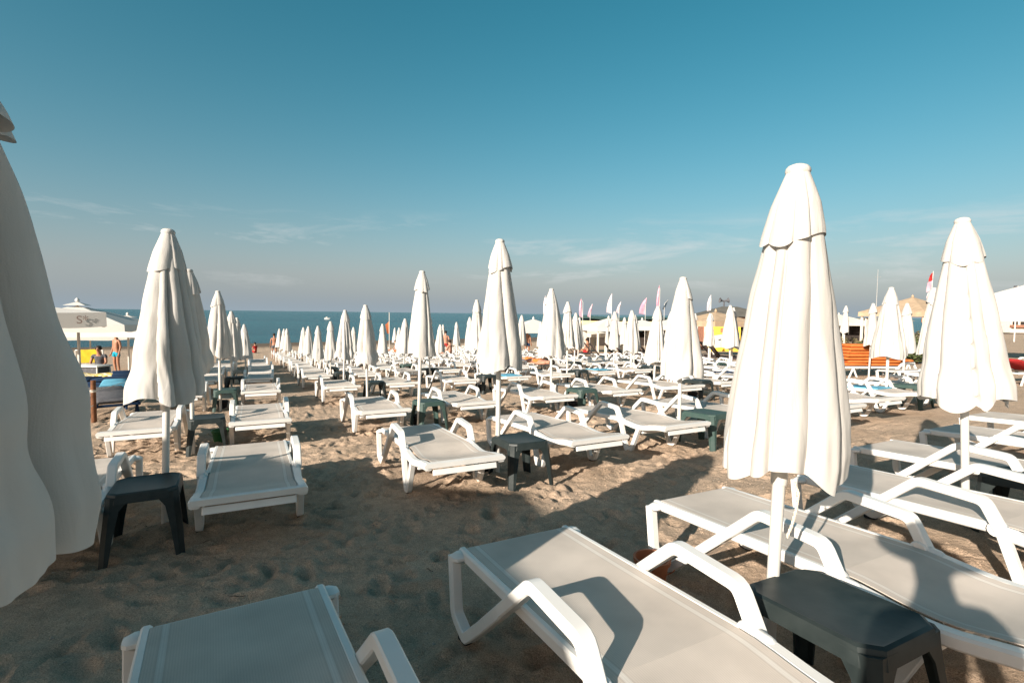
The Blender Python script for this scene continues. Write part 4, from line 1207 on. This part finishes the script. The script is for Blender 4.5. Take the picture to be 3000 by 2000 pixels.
for i, (px, D, yw) in enumerate(((2030, 16, 8), (2100, 14.5, 4), (1985, 19, 0), (2130, 18, 12), (1850, 20.5, 5), (1790, 21.5, 0), (1910, 22, 10), (1700, 20, 4), (1960, 24.5, 0), (1745, 23, 6))):
    lounger(*LA((px - 1500) / F_PX * D, D), 'white lounger in front of the beach bars, %s of ten placed there' % ORD[i], 'right sector loungers', small=True, yaw=yw)

# ------------------------------------------------------------------ beach bars, pavilions, flags, masts
M_YEL = mat('pale_yellow_paint', (0.74, 0.60, 0.33), .8, .2, noise=.25, nscale=1.5)
M_ROOFG = mat('dark_green_roof', (0.035, 0.075, 0.075), .7, .2, noise=.3, nscale=2)
M_ROOFD = mat('dark_grey_roof', (0.13, 0.125, 0.11), .85, .1, noise=.3, nscale=2)
M_BRICK = mat('brick_red_paint', (0.36, 0.17, 0.11), .85, .1, noise=.3, nscale=4)
M_SHADE = mat('dark_interior', (0.05, 0.04, 0.035), .9, .1, noise=.4, nscale=3)  # shade inside the open bars put into the colour; hotel windows share it
M_CREAM = mat('cream_paint', (0.70, 0.64, 0.55), .8, .2, noise=.2, nscale=2)
M_PINK = mat('pink_flag_cloth', (0.62, 0.27, 0.38), .85, .1, noise=.5, nscale=2.5, dirt=(0.80, 0.72, 0.72), trans=.25)
M_WFLAG = mat('white_flag_cloth', (0.78, 0.74, 0.74), .85, .1, noise=.5, nscale=2.5, dirt=(0.70, 0.35, 0.44), trans=.25)
M_DFLAG = mat('dark_flag_cloth', (0.05, 0.07, 0.09), .85, .1)
M_RFLAG = mat('red_flag_cloth', (0.62, 0.20, 0.09), .85, .1, trans=.2)
FACE = Matrix.Identity(3)

def bar(px0, px1, D, htop, label, wall, roof, sign=None, roof_h=.35, open_front=True, gable=0.0):
    a, b = col(px0, D), col(px1, D); w = (b - a).length; mid = (a + b) / 2
    z0 = min(a.z, b.z) - .05; H = htop
    mid.z = z0
    r = empty('beach_bar', mid, None, label, 'beach bar')
    dep = 3.2
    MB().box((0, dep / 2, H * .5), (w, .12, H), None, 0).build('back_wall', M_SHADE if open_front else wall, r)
    for s in (-1, 1): MB().box((s * (w / 2 - .06), 0, H * .5 - .01), (.10, dep - .14, H - .02), None, 0).build('side_wall', wall, r)
    n = max(2, int(w / 2.4))
    for i in range(n + 1):
        MB().box((-w / 2 + .15 + (w - .3) * i / n, -dep / 2, H * .5 - .03), (.14, .14, H - .06), None, .015).build('post', M_CREAM, r)
    fa = MB().box((0, -dep / 2 - .10, H - .28), (w + .2, .06, .50), None, .012).build('fascia', wall, r)
    if sign:
        mm = Matrix((Vector((1, 0, 0)), Vector((0, 0, 1)), Vector((0, -1, 0)))).transposed().to_4x4(); mm.translation = (-w * .18, -dep / 2 - .136, H - .45)
        letters(sign, fa, M_INK, .5, 'lettering', mm)
    rf = MB()
    if gable > 0:
        v = [(-w / 2 - .4, -dep / 2 - .6, H), (w / 2 + .4, -dep / 2 - .6, H), (w / 2 + .4, dep / 2 + .4, H), (-w / 2 - .4, dep / 2 + .4, H), (-w * .12, 0, H + gable), (w * .12, 0, H + gable)]
        rf.add(v, [(0, 1, 5, 4), (1, 2, 5), (2, 3, 4, 5), (3, 0, 4), (3, 2, 1, 0)])
    else:
        k = 8
        xs = np.linspace(-w / 2 - .3, w / 2 + .3, 20)
        rf.slab(list(xs), list(np.linspace(-dep / 2 - .35, dep / 2 + .3, 5)), lambda x, y: H + roof_h + .10 * math.sin(x * .9) - .05 * y, roof_h - .04)
    rf.build('roof', roof, r, 20)
    if open_front:
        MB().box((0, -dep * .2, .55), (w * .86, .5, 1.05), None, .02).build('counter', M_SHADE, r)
        rr = random.Random(px0)
        for i in range(int(w * 1.2)):
            x = -w * .44 + w * .88 * rr.random()
            MB().box((x, dep / 2 - .2, 1.2 + rr.random() * .7), (.18 + .3 * rr.random(), .12, .25 + .3 * rr.random()), None, .01).build('shelf_goods', rr.choice([M_CREAM, M_REDC, M_SKYC, M_YEL, M_GREYC, M_ORANGE]), r)
    return r
bar(1688, 2000, 58.0, 2.9, 'long pale yellow beach bar with wavy dark green roof', M_YEL, M_ROOFG, None, .34)
bar(2040, 2230, 44.0, 2.85, 'low beach hut with dark grey sloping roof behind the slim parasols', M_BRICK, M_ROOFD, None, .3, True, .85)
bar(2390, 2560, 70.0, 3.0, 'far cream beach building beside the largest parasol', M_CREAM, M_ROOFD, None, .25)
bar(2560, 2640, 80.0, 3.1, 'far small brick coloured beach building behind the orange cushions', M_BRICK, M_TAN, None, .25, True, .6)

def pavilion(px, D, half, H, label, m, rise, yaw=0.0, group=None, val=.3):
    p = col(px, D)
    r = empty('pavilion', p, rotz(yaw), label, 'pavilion', group)
    for sx in (-1, 1):
        for sy in (-1, 1): MB().box((sx * half * .92, sy * half * .92, H / 2), (.12, .12, H), None, .015).build('post', M_CREAM, r)
    v = [(-half, -half, H), (half, -half, H), (half, half, H), (-half, half, H), (0, 0, H + rise)]
    rf = MB().add(v, [(0, 1, 4), (1, 2, 4), (2, 3, 4), (3, 0, 4)]).build('roof', m, r, 0)
    w = MB()
    for i in range(4):
        a, b = Vector(v[i]), Vector(v[(i + 1) % 4]); dz = Vector((0, 0, -val))
        w.add([a, b, b * 1.003 + dz, a * 1.003 + dz], [(0, 3, 2, 1)])
    w.build('valance', m, rf, 0)
    for s in (-1, 1): MB().box((s * half * .80, half * .85, H * .45), (.28, .06, H * .8), None, .02).build('curtain', M_CREAM, r)
    MB().lathe([(.05, 0), (.09, .08), (.0, .22)], 8, (0, 0, H + rise - .03)).build('finial', m, rf)
    return r
WG = 'white pavilions along the waterfront'
pavilion(1562, 33.0, 1.4, 1.85, 'white hip roofed pavilion against the sea right of the central parasol', M_TENT, .55, .3, WG)
pavilion(1700, 40.0, 1.7, 1.55, 'grey white sagging pavilion left of the yellow bar', M_CREAM, .35, .1, WG)
pavilion(1782, 36.0, 1.5, 1.9, 'bright white pavilion before the middle of the yellow bar', M_TENT, .6, .25, WG)
pavilion(1880, 38.0, 1.4, 1.95, 'white pavilion under the green roof edge, third from left', M_TENT, .45, .15, WG)
pavilion(1965, 38.0, 1.4, 1.95, 'white pavilion at the right end of the yellow bar', M_TENT, .5, .1, WG)
pavilion(2095, 30.0, 1.55, 2.05, 'tan parasol roofed pavilion before the dark grey hut', M_TAN, .55, .4, None)
pavilion(2668, 34.0, 2.1, 2.55, 'tan hip roofed pavilion behind the knob topped parasol', M_TAN, 1.0, .35, None)
pavilion(3075, 22.0, 2.0, 2.55, 'white pavilion cut by the right frame edge', M_TENT, 1.0, .2, None, .9)
pavilion(2455, 52.0, 2.2, 2.3, 'far cream pavilion in the gap right of the largest parasol', M_CREAM, .8, .2, None)

# yellow and white advertising board with a blue bar and red band
p = col(2122, 26.0); r = empty('sign_board', p, rotz(RAD(-8)), 'yellow and white sign board with red patch behind the slim parasol', 'sign')
for s in (-1, 1): MB().box((s * .72, 0, .5), (.06, .06, 1.0), None, 0).build('post', M_STEEL, r)
b_ = MB().box((0, 0, 1.05), (1.55, .05, 1.25), None, .01).build('board', mat('sign_yellow', (0.80, 0.52, 0.05), .7), r)
MB().box((.12, -.030, 1.00), (1.25, .012, .62), Matrix.Rotation(RAD(-8), 3, 'Y'), 0).build('white_panel', M_CREAM, b_)
MB().box((.22, -.032, 1.50), (.85, .012, .24), None, 0).build('red_band', M_RFLAG, b_)
MB().box((-.55, -.034, 1.25), (.05, .012, .55), None, 0).build('blue_bar', mat('sign_blue', (0.05, 0.05, 0.32), .7), b_)
for i, (x, z, w_) in enumerate(((-.2, 1.02, .18), (.03, .99, .14), (.22, .96, .16), (.44, .93, .15))):
    MB().box((x, -.040, z), (w_, .008, .09), Matrix.Rotation(RAD(-8), 3, 'Y'), 0).build('print', M_GREYC, b_)

def feather_flag(px, D, z_base, z_top, m, label, w=.5, lean=0.0, group='feather flags above the beach bars'):
    p = col(px, D); r = empty('feather_flag', p, None, label, 'flag', group)
    MB().tube([(0, 0, -.1), (0, 0, z_top - .4), (lean * .4, 0, z_top)], [.025, .02, .012], 8).build('pole', M_POLE, r)
    mb = MB(); v = []
    n = 10
    for i in range(n + 1):
        t = i / n; z = z_base + (z_top - z_base) * t
        ww = w * .68 * (1 - t ** 2.2) + .02
        off = lean * t * .4
        for j in range(5):
            u = j / 4
            v.append((off + .02 - ww * u, .05 * math.sin(4 * t + 5 * u) + (.006 if False else 0), z + .1 * u * (1 - t)))
    mb.add(v, [(i * 5 + j, i * 5 + j + 1, (i + 1) * 5 + j + 1, (i + 1) * 5 + j) for i in range(n) for j in range(4)])
    mb.build('cloth', m, r, 60)
def zrel(px, py, D):
    hz = 918.6 + (px - 1500) * .0117
    return CAM_H - (py - hz) / F_PX * D - col(px, D).z
for i, (px, y0, y1, D, m, w, ln, lab) in enumerate((
        (1600, 925, 866, 40, M_WFLAG, .35, -.3, 'pale feather flag peeking out behind a central right parasol'),
        (1706, 930, 874, 52, M_PINK, .5, -.5, 'pink feather flag, leftmost over the yellow bar'),
        (1728, 930, 890, 52, M_PINK, .42, .5, 'short pink feather flag second over the yellow bar'),
        (1790, 918, 860, 52, M_WFLAG, .75, 0, 'white and pink feather flag in the middle over the yellow bar'),
        (1812, 918, 884, 50, M_WFLAG, .42, .4, 'small pale feather flag beside the middle white one'),
        (1889, 921, 872, 52, M_PINK, .95, .2, 'wide pink flag over the green roof'),
        (1930, 912, 836, 50, M_PINK, .45, -.2, 'tallest pink feather flag left of a mid right parasol'),
        (1944, 908, 878, 50, M_DFLAG, .3, .9, 'dark slanting flag beside the tallest pink one'),
        (2080, 914, 864, 44, M_WFLAG, .5, -.1, 'pale pink feather flag left of the loudspeaker mast'))):
    feather_flag(px, D, zrel(px, y0, D), zrel(px, y1, D), m, lab, w, ln)
# red flag near the water
D = 46; p = col(1140, D); r = empty('flag_pole', p, None, 'orange red flag hanging on a thin pole by the water', 'flag')
zt = zrel(1140, 915, D)
MB().tube([(0, 0, -.1), (0, 0, zt)], .03, 8).build('pole', M_POLE, r)
v = [(.03 - .50 * t * (1 - .45 * s), .08 * math.sin(6 * t), zt - .75 - 1.15 * s - .9 * t * (1 - s) * .5) for s in np.linspace(0, 1, 7) for t in np.linspace(0, .75, 6)]
MB().add(v, [(i * 6 + j, i * 6 + j + 1, (i + 1) * 6 + j + 1, (i + 1) * 6 + j) for i in range(6) for j in range(5)]).build('cloth', M_RFLAG, r, 60)

# loudspeaker mast with two horns
D = 46; p = col(2118, D); r = empty('loudspeaker_mast', p, None, 'dark mast with two horn loudspeakers above the grey hut roof', 'loudspeaker')
zt = zrel(2118, 882, D)
MB().tube([(0, 0, -.1), (0, 0, zt)], .06, 10).build('mast', M_GREYC, r)
for s in (-1, 1):
    hrn = MB().lathe([(.06, 0), (.08, .18), (.14, .30), (.24, .40), (.22, .40), (.05, .2)], 14).build('horn', M_GREYC, r, 40, Matrix.Translation((0, -.02, zt)) @ Matrix.Rotation(s * RAD(80), 4, 'Y'))
# flag string pole and antenna at the right
D = 40; p = col(2718, D); r = empty('flag_pole', p, None, 'pole with stacked red, white and orange pennants behind the knob topped parasol', 'flag')
zt = zrel(2724, 795, D)
MB().tube([(0, 0, -.1), (.16, 0, zt)], [.035, .02], 8).build('pole', M_POLE, r)
zz = zt - .1
for m, ln, wd in ((M_REDC, .5, .30), (M_PINK, .75, .42), (M_WFLAG, .45, .36), (M_REDC, .55, .42), (M_PINK, .6, .5), (M_ORANGE, .55, .6)):
    x0 = .16 * zz / zt
    v = [(x0 - wd * u * (.5 + .5 * math.sin(1.2 + t)), .06 * math.sin(5 * u + 3 * t), zz - ln * t - .25 * u) for t in np.linspace(0, 1, 5) for u in np.linspace(0, 1, 5)]
    MB().add(v, [(i * 5 + j, i * 5 + j + 1, (i + 1) * 5 + j + 1, (i + 1) * 5 + j) for i in range(4) for j in range(4)]).build('pennant', m, r, 60)
    zz -= ln * 1.08
D = 75; p = col(2563, D); r = empty('antenna_mast', p, None, 'thin grey antenna mast rising between the right parasols', 'mast')
MB().tube([(0, 0, -.1), (0, 0, zrel(2563, 790, D))], [.09, .03], 8).build('pole', M_STEEL, r)
MB().box((0, 0, zrel(2563, 812, D)), (.9, .04, .04)).build('crossarm', M_STEEL, r)
# far hotel at the right edge
D = 150; p = col(3020, D); r = empty('hotel', p, None, 'far pale hotel with brown balcony bands at the right frame edge', 'building')
zt = zrel(3000, 868, D)
MB().box((0, 4, zt / 2), (14, 10, zt), None, 0).build('wall', M_CREAM, r)
for i in range(5):
    z = zt - .9 - i * 2.6
    if z < .6: break
    bal = MB().box((0, -1.4, z), (14.4, .9, .75), None, 0).build('balcony', M_BRICK, r)
    for j in range(6): MB().box((-5.8 + j * 2.3, -1.06, z + 1.1), (1.5, .1, 1.3), None, 0).build('window', M_SHADE, r)
MB().box((0, 3.5, zt + .2), (15, 11.5, .4), None, 0).build('roof', M_BRICK, r)
D = 60; p = col(2972, D); r = empty('lamp_mast', p, None, 'white mast with a small lamp head left of the far hotel', 'mast')
MB().tube([(0, 0, -.1), (0, 0, zrel(2968, 838, D))], .07, 8).build('pole', M_POLE, r)
MB().box((-.22, 0, zrel(2968, 842, D)), (.34, .2, .36), None, .03).build('lamp_head', M_GREYC, r)

# scrub and rocks behind the right sector
M_LEAF = mat('scrub_leaf', (0.075, 0.095, 0.035), .8, .2, noise=.6, nscale=5)
M_LEAFD = mat('dry_scrub_leaf', (0.17, 0.14, 0.07), .85, .1, noise=.5, nscale=5)
def bush(px, D, w, h, label, m):
    rng = random.Random(int(px)); p = col(px, D); r = empty('bush', p, None, label, 'bush', 'bushes behind the right sector')
    mb = MB()
    for i in range(520):
        a, q = rng.uniform(0, 6.28), rng.random() ** .5
        c = Vector((w * q * math.cos(a), w * .6 * q * math.sin(a), h * (rng.random() ** .8) * (1 - .55 * q * q) + .05))
        d1 = Vector((rng.uniform(-1, 1), rng.uniform(-1, 1), rng.uniform(-.4, 1))).normalized(); d2 = d1.orthogonal().normalized(); s = rng.uniform(.06, .14)
        mb.add([c - d1 * s, c + d2 * s * .5, c + d1 * s, c - d2 * s * .5], [(0, 1, 2, 3)])
    mb.build('foliage', m, r, 0)
    tb = MB()
    for i in range(5):
        a = rng.uniform(0, 6.28); tb.tube([(0, 0, -.05), (w * .3 * math.cos(a), w * .2 * math.sin(a), h * .7)], [.03, .01], 6)
    tb.build('stem', M_WOOD, r)
for i, (px, D, w, h, m) in enumerate(((2490, 26, 1.3, 1.1, M_LEAFD), (2530, 24, 1.0, .8, M_LEAF), (2700, 23, 1.0, 1.2, M_LEAF), (2725, 25, 1.1, 1.5, M_LEAFD), (2690, 21, .7, .8, M_LEAF))):
    bush(px, D, w, h, ['dry pale bush right of the largest parasol', 'green bush above the orange cushions', 'dark green bush left of the knob topped parasol', 'tall dry bush behind the knob topped parasol', 'small green bush below the tan pavilion'][i], m)

# small white boat out at sea
p = ALV * 0 + Vector(((958 - 1500) / F_PX * 260, 260, SEA_Z)); r = empty('boat', p, rotz(RAD(10)), 'small white boat far out on the calm sea', 'boat')
v = []
for x, w, zt, zb in ((-1.3, .55, .75, .1), (-.6, .62, .72, -.1), (.5, .55, .78, -.1), (1.1, .3, .9, 0), (1.45, .03, 1.0, .25)):
    v += [(x, -w, zt), (x, -w * .6, zb), (x, w * .6, zb), (x, w, zt)]
f = [(i * 4 + j, i * 4 + j + 1, i * 4 + j + 5, i * 4 + j + 4) for i in range(4) for j in range(3)] + [(0, 3, 2, 1), (16, 17, 18, 19)]
MB().add(v, f).build('hull', M_WHITE, r, 30)
MB().box((-.2, 0, .98), (.8, .7, .55), None, .06).build('cabin', M_CREAM, r)
